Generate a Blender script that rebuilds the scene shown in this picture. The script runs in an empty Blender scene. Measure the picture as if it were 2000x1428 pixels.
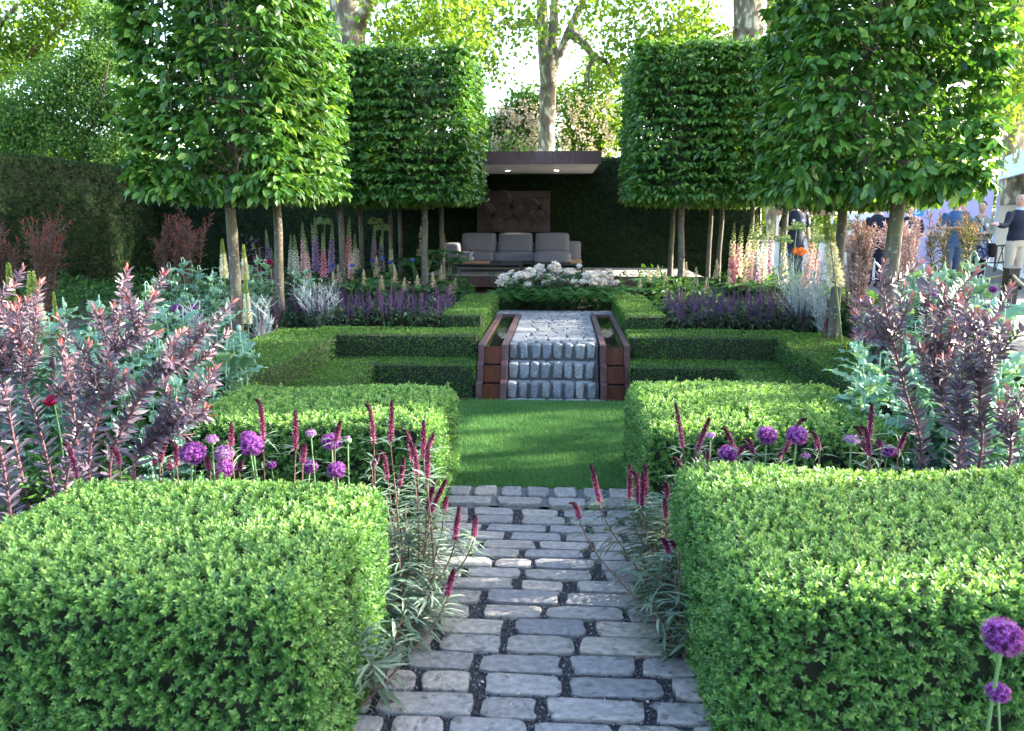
import bpy, math, random
import numpy as np
from mathutils import Vector, Matrix
random.seed(7)
RS = np.random.RandomState(11)
SC = bpy.context.scene
COL = SC.collection
R = math.radians

# ------------------------------------------------------------------ camera
CAM = np.array([0.072, 0.0, 1.75])
cd = bpy.data.cameras.new('camera')
cam = bpy.data.objects.new('camera', cd)
COL.objects.link(cam)
cam.location = CAM
PITCH, YAW = R(10.9422), R(3.5582)
cam.rotation_euler = (R(90) - PITCH, 0, YAW)
cd.lens, cd.sensor_width = 27.0, 36.0
cd.clip_start, cd.clip_end = 0.05, 600
cd.dof.use_dof = True
cd.dof.focus_distance = 6.0
cd.dof.aperture_fstop = 4.5
SC.camera = cam

# ------------------------------------------------------------------ light
SUN_EL, SUN_AZ = 23.0, 74.0          # azimuth clockwise from +Y (the garden axis) towards +X
w = bpy.data.worlds.new('World')
SC.world = w
w.use_nodes = True
nt = w.node_tree
sky = nt.nodes.new('ShaderNodeTexSky')
sky.sky_type = 'NISHITA'
sky.sun_disc = False
sky.sun_elevation = R(SUN_EL)
sky.sun_rotation = R(SUN_AZ)
sky.dust_density = 2.5
sky.ozone_density = 1.0
bg = nt.nodes['Background']
bg.inputs['Strength'].default_value = 0.15
nt.links.new(sky.outputs[0], bg.inputs['Color'])
sd = bpy.data.lights.new('sun', 'SUN')
sd.energy = 4.0
sd.angle = R(0.55)
sd.color = (1.0, 0.93, 0.80)
sun = bpy.data.objects.new('sun', sd)
COL.objects.link(sun)
sv = Vector((math.sin(R(SUN_AZ)) * math.cos(R(SUN_EL)), math.cos(R(SUN_AZ)) * math.cos(R(SUN_EL)), math.sin(R(SUN_EL))))
sun.rotation_euler = sv.to_track_quat('Z', 'Y').to_euler()
vs = SC.view_settings
vs.view_transform = 'Standard'
vs.look = 'None'
vs.gamma = 1.0
vs.use_curve_mapping = False
vs.exposure = 3.1
SC.cycles.max_bounces = 8
SC.cycles.diffuse_bounces = 3
SC.cycles.transmission_bounces = 4
SC.cycles.transparent_max_bounces = 6
SC.cycles.sample_clamp_indirect = 6
SC.cycles.use_denoising = True

# ------------------------------------------------------------------ survey helpers: sight lines of the photograph met with a plane
_cp, _sp, _ca, _sa = math.cos(PITCH), math.sin(PITCH), math.cos(YAW), math.sin(YAW)
_f = np.array([-_sa * _cp, _ca * _cp, -_sp]); _r = np.array([_ca, _sa, 0.0]); _u = np.cross(_r, _f)
def ray(px, py):
    return _f + (px - 1000) / 1500.0 * _r - (py - 714) / 1500.0 * _u
def at(px, py, Y):
    d = ray(px, py); return CAM + d * (Y / d[1])
def on(px, py, z):
    d = ray(px, py); return CAM + d * ((z - CAM[2]) / d[2])

# ------------------------------------------------------------------ mesh helpers
def nrm(v):
    return v / np.maximum(np.linalg.norm(v, axis=-1, keepdims=True), 1e-9)

class MB:
    def __init__(self):
        self.v, self.f, self.m, self.t, self.n = [], [], [], [], 0
    def add(self, v, f, mat=0, tint=None):
        v = np.asarray(v, float).reshape(-1, 3)
        f = np.asarray(f, np.int64)
        self.v.append(v); self.f.append(f + self.n); self.n += len(v)
        self.m.append(np.full(len(f), mat, np.int32))
        if tint is None: tint = 0.5
        self.t.append(np.broadcast_to(np.asarray(tint, float), (len(f),)).astype(np.float32))
        return self
    def tris(self):
        return sum(len(f) * (f.shape[1] - 2) for f in self.f)
    def mesh(self, name, mats, smooth=False):
        me = bpy.data.meshes.new(name)
        V = np.concatenate(self.v)
        me.vertices.add(len(V)); me.vertices.foreach_set('co', V.astype(np.float32).ravel())
        loops = np.concatenate([f.ravel() for f in self.f])
        tot = np.concatenate([np.full(len(f), f.shape[1], np.int32) for f in self.f])
        st = np.concatenate([[0], np.cumsum(tot)[:-1]]).astype(np.int32)
        me.loops.add(len(loops)); me.loops.foreach_set('vertex_index', loops.astype(np.int32))
        me.polygons.add(len(tot)); me.polygons.foreach_set('loop_start', st)
        me.polygons.foreach_set('material_index', np.concatenate(self.m))
        me.polygons.foreach_set('use_smooth', np.full(len(tot), bool(smooth)))
        a = me.attributes.new('tint', 'FLOAT', 'FACE')
        a.data.foreach_set('value', np.concatenate(self.t))
        me.update(calc_edges=True); me.validate()
        for x in (mats if isinstance(mats, (list, tuple)) else [mats]): me.materials.append(x)
        return me
    def obj(self, name, mats, parent=None, smooth=False, loc=None):
        o = bpy.data.objects.new(name, self.mesh(name, mats, smooth))
        COL.objects.link(o)
        if parent is not None: o.parent = parent
        if loc is not None: o.location = loc
        return o

def box(mb, x0, x1, y0, y1, z0, z1, mat=0, tint=None):
    v = [(x0,y0,z0),(x1,y0,z0),(x1,y1,z0),(x0,y1,z0),(x0,y0,z1),(x1,y0,z1),(x1,y1,z1),(x0,y1,z1)]
    return mb.add(v, [(3,2,1,0),(4,5,6,7),(0,1,5,4),(1,2,6,5),(2,3,7,6),(3,0,4,7)], mat, tint)

def tube(mb, pts, rad, seg=6, mat=0, tint=None, cap=True, wob=0.0):
    pts = np.asarray(pts, float); n = len(pts)
    rad = np.broadcast_to(np.asarray(rad, float), (n,))
    tg = nrm(np.gradient(pts, axis=0))
    ref = np.array([0, 0, 1.0]) if abs(tg[0][2]) < .9 else np.array([1.0, 0, 0])
    a = nrm(np.cross(tg, ref)); b = nrm(np.cross(tg, a))
    th = np.linspace(0, 2 * np.pi, seg, endpoint=False)
    rr = rad[:, None] * (1 + wob * RS.uniform(-1, 1, (n, seg)))
    v = pts[:, None] + rr[..., None] * (a[:, None] * np.cos(th)[None, :, None] + b[:, None] * np.sin(th)[None, :, None])
    f = []
    i = np.arange(n - 1)[:, None] * seg; j = np.arange(seg)[None]
    k = (j + 1) % seg
    q = np.stack([i + j, i + k, i + seg + k, i + seg + j], -1).reshape(-1, 4)
    mb.add(v.reshape(-1, 3), q[:, ::-1], mat, tint)
    if cap:
        base = v.reshape(-1, 3)
        for ring, s in ((0, 1), (n - 1, -1)):
            c = np.vstack([base[ring * seg:(ring + 1) * seg], pts[ring]])
            t = [(jj, (jj + 1) % seg, seg)[::s] for jj in range(seg)]
            mb.add(c, t, mat, tint)
    return mb

def spline(p, n=12):
    p = np.asarray(p, float); m = len(p)
    if m == 2: return p[0] + np.linspace(0, 1, n)[:, None] * (p[1] - p[0])
    q = np.vstack([2 * p[0] - p[1], p, 2 * p[-1] - p[-2]])
    out = []
    for t in np.linspace(0, m - 1 - 1e-9, n):
        i = int(t); u = t - i
        a, b, c, d = q[i:i + 4]
        out.append(.5 * ((2 * b) + (c - a) * u + (2 * a - 5 * b + 4 * c - d) * u * u + (3 * b - a - 3 * c + d) * u ** 3))
    return np.array(out)

def rbox(mb, x0, x1, y0, y1, z0, z1, r=.02, n=3, mat=0, rough=0.0, tint=None, puff=0.0, seed=None):
    """rounded box: n x n grid per face, edges rounded, optional rough or puffed faces"""
    rs = np.random.RandomState(seed if seed is not None else RS.randint(1 << 30))
    lo, hi = np.array([x0, y0, z0]), np.array([x1, y1, z1])
    c, h = (lo + hi) / 2, (hi - lo) / 2
    r = min(r, h.min() * .98)
    key, V, F = {}, [], []
    g = np.linspace(-1, 1, n + 1)
    # pull the grid lines close to the edges so that the rounding has vertices
    def idx(p):
        k = tuple(np.round(p, 5))
        if k not in key: key[k] = len(V); V.append(p)
        return key[k]
    for ax in range(3):
        o = [a for a in range(3) if a != ax]
        for s in (-1, 1):
            for i in range(n):
                for j in range(n):
                    q = []
                    for (a, b) in ((i, j), (i + 1, j), (i + 1, j + 1), (i, j + 1)):
                        p = np.zeros(3); p[ax] = s; p[o[0]] = g[a]; p[o[1]] = g[b]
                        q.append(idx(p))
                    flip = (s > 0) != (ax == 1)
                    F.append(q if flip else q[::-1])
    V = np.array(V)
    u = np.sign(V) * (1 - (1 - np.abs(V)) ** 2.0)
    P = u * h
    q = np.clip(P, -(h - r), h - r); d = P - q
    dn = np.linalg.norm(d, axis=1, keepdims=True)
    P2 = np.where(dn > 1e-9, q + d / np.maximum(dn, 1e-9) * r, P)
    if puff:
        w2 = (1 - V[:, 0] ** 2) * (1 - V[:, 1] ** 2) + (1 - V[:, 2] ** 2) * (1 - V[:, 1] ** 2) + (1 - V[:, 0] ** 2) * (1 - V[:, 2] ** 2)
        P2 = P2 + nrm(V) * puff * w2[:, None]
    if rough: P2 = P2 + rs.uniform(-1, 1, P2.shape) * rough
    mb.add(P2 + c, F, mat, tint)
    return mb

# ------------------------------------------------------------------ leaves
def leaves(mb, P, D, U, L, W, kind='d2', fold=.3, droop=0., mat=0, tint=None):
    P = np.atleast_2d(P); n = len(P)
    if n == 0: return mb
    D = nrm(np.broadcast_to(D, (n, 3))); U = np.broadcast_to(U, (n, 3))
    S = nrm(np.cross(D, U)); U = np.cross(S, D)
    L = np.broadcast_to(np.asarray(L, float), (n,))[:, None]; W = np.broadcast_to(np.asarray(W, float), (n,))[:, None]
    if tint is None: tint = RS.rand(n)
    tint = np.broadcast_to(np.asarray(tint, float), (n,))
    up = U * W * .5 * fold
    dr = U * L * droop
    if kind == 'd1':
        v = np.stack([P - S * W * .5, P + S * W * .5, P + D * L - dr], 1)
        F = np.array([[0, 1, 2]])
    elif kind == 'd2':
        v = np.stack([P, P + D * L * .48 + S * W * .5 + up, P + D * L - dr, P + D * L * .48 - S * W * .5 + up], 1)
        F = np.array([[0, 1, 2], [0, 2, 3]])
    elif kind == 'd4':
        m = P + D * L * .5 - dr * .25
        v = np.stack([P, m - D * L * .08 + S * W * .5 + up, P + D * L - dr, m - D * L * .08 - S * W * .5 + up, m], 1)
        F = np.array([[0, 1, 4], [4, 1, 2], [0, 4, 3], [4, 2, 3]])
    elif kind == 'd6':
        a = P + D * L * .28 - dr * .06; b = P + D * L * .66 - dr * .45
        v = np.stack([P, a + S * W * .44 + up, b + S * W * .42 + up, P + D * L - dr, b - S * W * .42 + up, a - S * W * .44 + up, a, b], 1)
        F = np.array([[0, 1, 6, 6], [6, 1, 2, 7], [7, 2, 3, 3], [0, 6, 5, 5], [6, 7, 4, 5], [7, 3, 4, 4]])
        tr = np.array([[0, 1, 6], [7, 2, 3], [0, 6, 5], [7, 3, 4]]); qd = np.array([[6, 1, 2, 7], [6, 7, 4, 5]])
        k = v.shape[1]; off = (np.arange(n) * k)[:, None, None]
        base = v.reshape(-1, 3)
        mb.add(base, (tr[None] + off).reshape(-1, 3), mat, np.repeat(tint, 4))
        n0 = mb.n - len(base)
        mb.f.append((qd[None] + off).reshape(-1, 4) + n0); mb.m.append(np.full(n * 2, mat, np.int32)); mb.t.append(np.repeat(tint, 2).astype(np.float32))
        return mb
    k = v.shape[1]
    f = (F[None] + (np.arange(n) * k)[:, None, None]).reshape(-1, 3)
    return mb.add(v.reshape(-1, 3), f, mat, np.repeat(tint, len(F)))

def rnd_dir(n):
    return nrm(RS.normal(size=(n, 3)))

# ------------------------------------------------------------------ things, parts, copies
def link(o, parent=None):
    COL.objects.link(o)
    if parent is not None: o.parent = parent
    return o
def tag(o, label=None, cat=None, group=None, kind=None):
    if label: o['label'] = label
    if cat: o['category'] = cat
    if group: o['group'] = group
    if kind: o['kind'] = kind
    return o
def thing(name, label, cat, loc=(0, 0, 0), rz=0, group=None):
    o = bpy.data.objects.new(name, None)
    o.empty_display_size = .1
    o.location = loc; o.rotation_euler = (0, 0, rz)
    return tag(link(o), label, cat, group)
def structure(o):
    o['kind'] = 'structure'; return o
class Proto:
    """part names and shared meshes of one kind; set() links a thing made of them"""
    def __init__(self, name, cat, parts): self.name, self.cat, self.parts = name, cat, parts
    def set(self, loc, label, group=None, rz=0, s=1., tilt=(0, 0)):
        if len(self.parts) == 1:
            o = bpy.data.objects.new(self.name, self.parts[0][1]); link(o)
        else:
            o = bpy.data.objects.new(self.name, None); o.empty_display_size = .1; link(o)
            for q in self.parts:
                c = link(bpy.data.objects.new(q[0], q[1]), o)
                if len(q) > 2: c.location = q[2]
        o.location = loc
        o.rotation_euler = (tilt[0], tilt[1], rz)
        o.scale = (s, s, s) if np.isscalar(s) else s
        return tag(o, label, self.cat, group)

# ------------------------------------------------------------------ materials
def mat(name):
    m = bpy.data.materials.new(name); m.use_nodes = True
    return m, m.node_tree, m.node_tree.nodes['Principled BSDF'], m.node_tree.nodes['Material Output']
def N(nt, t, **kw):
    n = nt.nodes.new(t)
    for k, v in kw.items():
        if hasattr(n, k): setattr(n, k, v)
        else: n.inputs[k].default_value = v
    return n
def ramp(nt, fac, stops):
    r = nt.nodes.new('ShaderNodeValToRGB')
    e = r.color_ramp.elements
    while len(e) < len(stops): e.new(.5)
    for x, (p, c) in zip(e, stops): x.position = p; x.color = (*c, 1)
    nt.links.new(fac, r.inputs[0])
    return r.outputs[0]
def leaf_mat(name, stops, trans=.3, rough=.45, tcol=1.6, spec=.16, objrand=0.0):
    m, nt, b, out = mat(name)
    at_ = N(nt, 'ShaderNodeAttribute', attribute_name='tint')
    fac = at_.outputs['Fac']
    if objrand:
        oi = N(nt, 'ShaderNodeObjectInfo')
        ma = N(nt, 'ShaderNodeMath', operation='MULTIPLY_ADD'); ma.inputs[1].default_value = objrand
        nt.links.new(oi.outputs['Random'], ma.inputs[0]); nt.links.new(fac, ma.inputs[2]); fac = ma.outputs[0]
    c = ramp(nt, fac, stops)
    nt.links.new(c, b.inputs['Base Color'])
    b.inputs['Roughness'].default_value = rough
    b.inputs['Specular IOR Level'].default_value = spec
    if trans:
        tr = N(nt, 'ShaderNodeBsdfTranslucent')
        mul = N(nt, 'ShaderNodeMix', data_type='RGBA', blend_type='MULTIPLY')
        mul.inputs[0].default_value = 1.0
        nt.links.new(c, mul.inputs[6]); mul.inputs[7].default_value = (tcol * 1.1, tcol, tcol * .45, 1)
        nt.links.new(mul.outputs[2], tr.inputs['Color'])
        mx = N(nt, 'ShaderNodeMixShader'); mx.inputs[0].default_value = trans
        nt.links.new(b.outputs[0], mx.inputs[1]); nt.links.new(tr.outputs[0], mx.inputs[2])
        nt.links.new(mx.outputs[0], out.inputs['Surface'])
    return m
def plain(name, col, rough=.6, metal=0., spec=.5, bump=0., bscale=30., var=0., vscale=6., emit=0.):
    m, nt, b, out = mat(name)
    b.inputs['Base Color'].default_value = (*col, 1)
    b.inputs['Roughness'].default_value = rough; b.inputs['Metallic'].default_value = metal
    b.inputs['Specular IOR Level'].default_value = spec
    tc = N(nt, 'ShaderNodeTexCoord')
    if var:
        n = N(nt, 'ShaderNodeTexNoise', Scale=vscale, Detail=6.0, Roughness=.65)
        nt.links.new(tc.outputs['Object'], n.inputs['Vector'])
        c = ramp(nt, n.outputs[0], [(.25, tuple(max(x * (1 - var), 0) for x in col)), (.5, col), (.75, tuple(min(x * (1 + var), 1) for x in col))])
        nt.links.new(c, b.inputs['Base Color'])
    if bump:
        n = N(nt, 'ShaderNodeTexNoise', Scale=bscale, Detail=8.0, Roughness=.6)
        nt.links.new(tc.outputs['Object'], n.inputs['Vector'])
        bp = N(nt, 'ShaderNodeBump', Strength=bump, Distance=.02)
        nt.links.new(n.outputs[0], bp.inputs['Height']); nt.links.new(bp.outputs[0], b.inputs['Normal'])
    if emit:
        b.inputs['Emission Color'].default_value = (*col, 1); b.inputs['Emission Strength'].default_value = emit
    return m

M = {}
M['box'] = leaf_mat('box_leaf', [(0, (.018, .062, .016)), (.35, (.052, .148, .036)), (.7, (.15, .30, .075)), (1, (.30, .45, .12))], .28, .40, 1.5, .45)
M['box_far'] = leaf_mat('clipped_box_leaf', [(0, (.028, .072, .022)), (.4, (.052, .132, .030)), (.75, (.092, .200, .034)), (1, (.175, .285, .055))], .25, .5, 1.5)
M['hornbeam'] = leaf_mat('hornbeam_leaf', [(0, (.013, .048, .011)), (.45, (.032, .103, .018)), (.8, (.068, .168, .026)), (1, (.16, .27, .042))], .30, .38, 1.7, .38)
M['yew'] = leaf_mat('yew_needle', [(0, (.005, .014, .005)), (.5, (.017, .042, .012)), (1, (.055, .085, .016))], .15, .6, 1.3, .08)
M['plane'] = leaf_mat('plane_leaf', [(0, (.05, .12, .02)), (.5, (.11, .20, .03)), (1, (.20, .27, .05))], .5, .5, 1.8)
M['shrubtree'] = leaf_mat('airy_tree_leaf', [(0, (.035, .09, .025)), (.5, (.07, .16, .04)), (1, (.15, .24, .07))], .4, .5, 1.7)
M['blossom'] = leaf_mat('chestnut_candle', [(0, (.45, .36, .32)), (1, (.7, .62, .55))], .3, .6, 1.)
M['twig'] = plain('twig', (.045, .032, .022), .9, var=.4)
def bark_hornbeam():
    m, nt, b, out = mat('hornbeam_bark'); tc = N(nt, 'ShaderNodeTexCoord')
    mp = N(nt, 'ShaderNodeMapping'); mp.inputs['Scale'].default_value = (1, 1, .35); nt.links.new(tc.outputs['Object'], mp.inputs[0])
    n = N(nt, 'ShaderNodeTexNoise', Scale=16.0, Detail=8.0, Roughness=.65); nt.links.new(mp.outputs[0], n.inputs['Vector'])
    c = ramp(nt, n.outputs[0], [(.3, (.040, .034, .026)), (.5, (.080, .070, .055)), (.7, (.135, .12, .098))])
    n2 = N(nt, 'ShaderNodeTexNoise', Scale=38.0, Detail=3.0, Roughness=.5); nt.links.new(tc.outputs['Object'], n2.inputs['Vector'])
    n3 = N(nt, 'ShaderNodeTexNoise', Scale=2.3, Detail=2.0); nt.links.new(tc.outputs['Object'], n3.inputs['Vector'])
    l1 = N(nt, 'ShaderNodeMix', data_type='RGBA'); nt.links.new(ramp(nt, n2.outputs[0], [(.60, (0, 0, 0)), (.66, (.8, .8, .8))]), l1.inputs[0]); nt.links.new(c, l1.inputs[6]); l1.inputs[7].default_value = (.26, .27, .24, 1)
    l2 = N(nt, 'ShaderNodeMix', data_type='RGBA'); nt.links.new(ramp(nt, n3.outputs[0], [(.5, (0, 0, 0)), (.7, (.6, .6, .6))]), l2.inputs[0]); nt.links.new(l1.outputs[2], l2.inputs[6]); l2.inputs[7].default_value = (.12, .125, .055, 1)
    nt.links.new(l2.outputs[2], b.inputs['Base Color']); b.inputs['Roughness'].default_value = .85
    bp = N(nt, 'ShaderNodeBump', Strength=.6, Distance=.012); nt.links.new(n.outputs[0], bp.inputs['Height']); nt.links.new(bp.outputs[0], b.inputs['Normal'])
    return m
M['bark'] = bark_hornbeam()
M['core'] = plain('hedge_interior', (.012, .018, .008), .95)
M['soil'] = plain('soil', (.035, .026, .018), .95, bump=.8, bscale=25, var=.4, vscale=10)

def bark_plane():
    m, nt, b, out = mat('plane_bark')
    tc = N(nt, 'ShaderNodeTexCoord')
    mp = N(nt, 'ShaderNodeMapping'); mp.inputs['Scale'].default_value = (1, 1, .45)
    nt.links.new(tc.outputs['Object'], mp.inputs[0])
    n = N(nt, 'ShaderNodeTexNoise', Scale=5.5, Detail=3.0, Roughness=.55, Distortion=.4)
    nt.links.new(mp.outputs[0], n.inputs['Vector'])
    c = ramp(nt, n.outputs[0], [(.30, (.075, .06, .042)), (.47, (.15, .12, .088)), (.56, (.20, .17, .12)), (.60, (.46, .43, .31)), (.8, (.50, .46, .34))])
    n2 = N(nt, 'ShaderNodeTexNoise', Scale=1.2, Detail=2.0)
    nt.links.new(tc.outputs['Object'], n2.inputs['Vector'])
    mx = N(nt, 'ShaderNodeMix', data_type='RGBA', blend_type='MULTIPLY'); mx.inputs[0].default_value = .5
    nt.links.new(c, mx.inputs[6]); nt.links.new(ramp(nt, n2.outputs[0], [(.3, (.6, .6, .6)), (.7, (1.3, 1.25, 1.2))]), mx.inputs[7])
    nt.links.new(mx.outputs[2], b.inputs['Base Color']); b.inputs['Roughness'].default_value = .85
    bp = N(nt, 'ShaderNodeBump', Strength=.4, Distance=.03); nt.links.new(n.outputs[0], bp.inputs['Height']); nt.links.new(bp.outputs[0], b.inputs['Normal'])
    return m
M['plane_bark'] = bark_plane()
def stone_mat(name, a, b_, c_, rough=.75, damp=0.):
    m, nt, b, out = mat(name)
    tc = N(nt, 'ShaderNodeTexCoord'); oi = N(nt, 'ShaderNodeObjectInfo')
    ad = N(nt, 'ShaderNodeVectorMath', operation='ADD')
    sc = N(nt, 'ShaderNodeVectorMath', operation='SCALE'); sc.inputs['Scale'].default_value = 37.
    cx = N(nt, 'ShaderNodeCombineXYZ'); nt.links.new(oi.outputs['Random'], cx.inputs[0]); nt.links.new(oi.outputs['Random'], cx.inputs[1])
    nt.links.new(cx.outputs[0], sc.inputs[0]); nt.links.new(sc.outputs[0], ad.inputs[0]); nt.links.new(tc.outputs['Object'], ad.inputs[1])
    n = N(nt, 'ShaderNodeTexNoise', Scale=9.0, Detail=9.0, Roughness=.68)
    nt.links.new(ad.outputs[0], n.inputs['Vector'])
    col = ramp(nt, n.outputs[0], [(.30, a), (.5, b_), (.68, c_)])
    hv = N(nt, 'ShaderNodeMix', data_type='RGBA', blend_type='MULTIPLY'); hv.inputs[0].default_value = 1.
    nt.links.new(col, hv.inputs[6]); nt.links.new(ramp(nt, oi.outputs['Random'], [(0, (.72, .74, .80)), (.3, (1, .96, .90)), (.55, (.88, .90, .95)), (.8, (1.08, 1.06, 1.06)), (1, (1.3, 1.2, 1.06))]), hv.inputs[7])
    last = hv.outputs[2]
    if damp:
        v = N(nt, 'ShaderNodeTexNoise', Scale=7.0, Detail=2.0, Roughness=.4)
        nt.links.new(ad.outputs[0], v.inputs['Vector'])
        d = N(nt, 'ShaderNodeMix', data_type='RGBA', blend_type='MULTIPLY'); d.inputs[0].default_value = damp
        nt.links.new(last, d.inputs[6]); nt.links.new(ramp(nt, v.outputs[0], [(.62, (1, 1, 1)), (.66, (.45, .43, .40)), (1, (.4, .38, .35))]), d.inputs[7])
        last = d.outputs[2]
        rr = ramp(nt, v.outputs[0], [(.62, (rough,) * 3), (.66, (.35,) * 3)])
        nt.links.new(rr, b.inputs['Roughness'])
    else: b.inputs['Roughness'].default_value = rough
    nt.links.new(last, b.inputs['Base Color'])
    n3 = N(nt, 'ShaderNodeTexNoise', Scale=60.0, Detail=6.0, Roughness=.7)
    nt.links.new(ad.outputs[0], n3.inputs['Vector'])
    bp = N(nt, 'ShaderNodeBump', Strength=.35, Distance=.006); nt.links.new(n3.outputs[0], bp.inputs['Height'])
    bp2 = N(nt, 'ShaderNodeBump', Strength=.4, Distance=.02); nt.links.new(n.outputs[0], bp2.inputs['Height']); nt.links.new(bp.outputs[0], bp2.inputs['Normal'])
    nt.links.new(bp2.outputs[0], b.inputs['Normal'])
    return m
M['sett'] = stone_mat('york_stone_sett', (.135, .128, .122), (.218, .208, .198), (.31, .298, .285), .72, damp=.8)
M['granite'] = stone_mat('step_granite', (.075, .085, .10), (.165, .185, .205), (.33, .355, .375), .92)
M['mortar'] = plain('mortar', (.085, .09, .095), .9, bump=.5, bscale=80, var=.3)
M['gravel'] = leaf_mat('gravel_chip', [(0, (.03, .03, .034)), (.5, (.085, .088, .10)), (.85, (.17, .175, .19)), (1, (.33, .33, .34))], 0, .8)
M['gravel_bed'] = plain('gravel_bed', (.035, .034, .037), .95, bump=1., bscale=120, var=.5, vscale=80)
M['grass'] = leaf_mat('lawn_blade', [(0, (.045, .135, .042)), (.5, (.088, .225, .070)), (1, (.16, .32, .10))], .25, .5, 1.25)
M['lawn'] = plain('lawn_turf', (.022, .055, .014), .95, var=.4, vscale=20)
M['ground'] = plain('ground_grass', (.045, .075, .022), .95, var=.4, vscale=.8)
M['tarmac'] = plain('tarmac', (.11, .107, .105), .9, var=.2, vscale=2., bump=.3, bscale=120)
def rust(name, a, b_, c_, rough=.6, streak=3.):
    m, nt, b, out = mat(name)
    tc = N(nt, 'ShaderNodeTexCoord'); mp = N(nt, 'ShaderNodeMapping'); mp.inputs['Scale'].default_value = (streak, streak, .8)
    nt.links.new(tc.outputs['Object'], mp.inputs[0])
    n = N(nt, 'ShaderNodeTexNoise', Scale=7.0, Detail=8.0, Roughness=.65); nt.links.new(mp.outputs[0], n.inputs['Vector'])
    n2 = N(nt, 'ShaderNodeTexNoise', Scale=1.3, Detail=3.0); nt.links.new(tc.outputs['Object'], n2.inputs['Vector'])
    mth = N(nt, 'ShaderNodeMath', operation='ADD'); nt.links.new(n.outputs[0], mth.inputs[0]); nt.links.new(n2.outputs[0], mth.inputs[1])
    ml = N(nt, 'ShaderNodeMath', operation='MULTIPLY'); ml.inputs[1].default_value = .5; nt.links.new(mth.outputs[0], ml.inputs[0])
    nt.links.new(ramp(nt, ml.outputs[0], [(.36, a), (.5, b_), (.64, c_)]), b.inputs['Base Color'])
    b.inputs['Roughness'].default_value = rough; b.inputs['Metallic'].default_value = .25
    bp = N(nt, 'ShaderNodeBump', Strength=.15, Distance=.01); nt.links.new(n.outputs[0], bp.inputs['Height']); nt.links.new(bp.outputs[0], b.inputs['Normal'])
    return m
M['copper'] = rust('patinated_copper', (.045, .020, .021), (.088, .038, .038), (.125, .085, .098), .5)
M['corten'] = rust('rusty_weir', (.040, .010, .007), (.090, .020, .010), (.135, .034, .013), .45)
M['bronze_high'] = rust('pale_bronze', (.042, .030, .031), (.072, .050, .050), (.11, .082, .080), .42, 1.)  # paler bronze for the wings, to stand out from the back plate
M['bronze'] = rust('bronze_relief', (.028, .016, .015), (.050, .028, .026), (.075, .045, .040), .5, 1.)
# ------------------------------------------------------------------ ground, terrace, beds
mb = MB(); mb.add([(-250,-60,-.02),(250,-60,-.02),(250,400,-.02),(-250,400,-.02)], [(0,1,2,3)])
structure(mb.obj('ground', M['ground']))
def slab(name, m, x0, x1, y0, y1, z0, z1):
    mb = MB(); box(mb, x0, x1, y0, y1, z0, z1); return structure(mb.obj(name, m))
slab('flower_bed', M['soil'], -9.2, -2.25, 3.6, 8.1, -.05, .16)
slab('flower_bed', M['soil'], 2.25, 4.3, 3.6, 8.1, -.05, .16)
slab('flower_bed', M['soil'], -2.2, -.66, 3.05, 4.1, -.05, .03)
slab('flower_bed', M['soil'], .62, 2.2, 3.4, 4.1, -.05, .03)
slab('terrace_bed', M['soil'], -9.2, -.74, 8.104, 13.3, -.04, .47)
slab('terrace_bed', M['soil'], .78, 4.3, 8.104, 13.3, -.04, .47)
slab('terrace_bed', M['soil'], -9.2, 4.3, 13.304, 17.6, -.04, .30)
slab('terrace_bed', M['soil'], -.736, .776, 10.45, 13.296, -.04, .48)
slab('pavement', M['tarmac'], 4.35, 60, 5.0, 60, -.05, .34)

# ------------------------------------------------------------------ near path of setts in gravel
def sett_mesh(L, W, H, seed, rough=.006, chip=True, soft=1., e=4.2):
    rs = np.random.RandomState(seed)
    n = 22
    th = np.linspace(0, 2 * np.pi, n, endpoint=False) + .08
    c, s = np.cos(th), np.sin(th)
    x = np.sign(c) * np.abs(c) ** (2. / (e * 1.9)); y = np.sign(s) * np.abs(s) ** (2. / e)
    k = 1 + rs.uniform(-1, 1, n) * .035 + .03 * np.sin(th * 3 + rs.rand() * 6)
    if chip:
        i = rs.randint(n); k[i] *= .9; k[(i + 1) % n] *= .93
    x, y = x * k, y * k
    rings = [(1.0, 0), (1.0, 1 - .28 * soft), (1 - .025 * soft, 1 - .07 * soft), (1 - .10 * soft, 1.0), (.5, 1.0)]
    V, F = [], []
    for (q, z) in rings:
        zz = z * H + (rs.uniform(-1, 1, n) * rough * .5 if z > .9 else 0)
        sx, sy = (L / 2 - (1 - q) * W * .5), (W / 2 * q)
        V.append(np.stack([x * sx, y * sy, np.broadcast_to(zz, n)], 1))
    V = np.concatenate(V + [np.array([[0, 0, H + rs.uniform(-1, 1) * rough * .5]])])
    for r_ in range(len(rings) - 1):
        for j in range(n):
            a, b = r_ * n + j, r_ * n + (j + 1) % n
            F.append((a, b, b + n, a + n))
    T = [((len(rings) - 1) * n + j, (len(rings) - 1) * n + (j + 1) % n, len(V) - 1) for j in range(n)]
    mb = MB(); mb.add(V, F); mb.add(V, T)
    # reuse the same vertices for the top fan
    mb.v = [mb.v[0]]; mb.f[1] = mb.f[1] - len(V); mb.n = len(V)
    return mb
PX0, PX1 = -.64, .64
path = MB(); path.add([(PX0 - .1, .6, .0), (PX1 + .1, .6, .0), (PX1 + .1, 4.42, .0), (PX0 - .1, 4.42, .0)], [(0, 1, 2, 3)])
path = structure(path.obj('path', M['gravel_bed']))
kb = MB(); kb.add([(PX0 - .1, 4.42, .022), (PX1 + .1, 4.42, .022), (PX1 + .1, 4.74, .022), (PX0 - .1, 4.74, .022)], [(0, 1, 2, 3)])
kb.obj('mortar_bed', M['mortar'], path)
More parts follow.
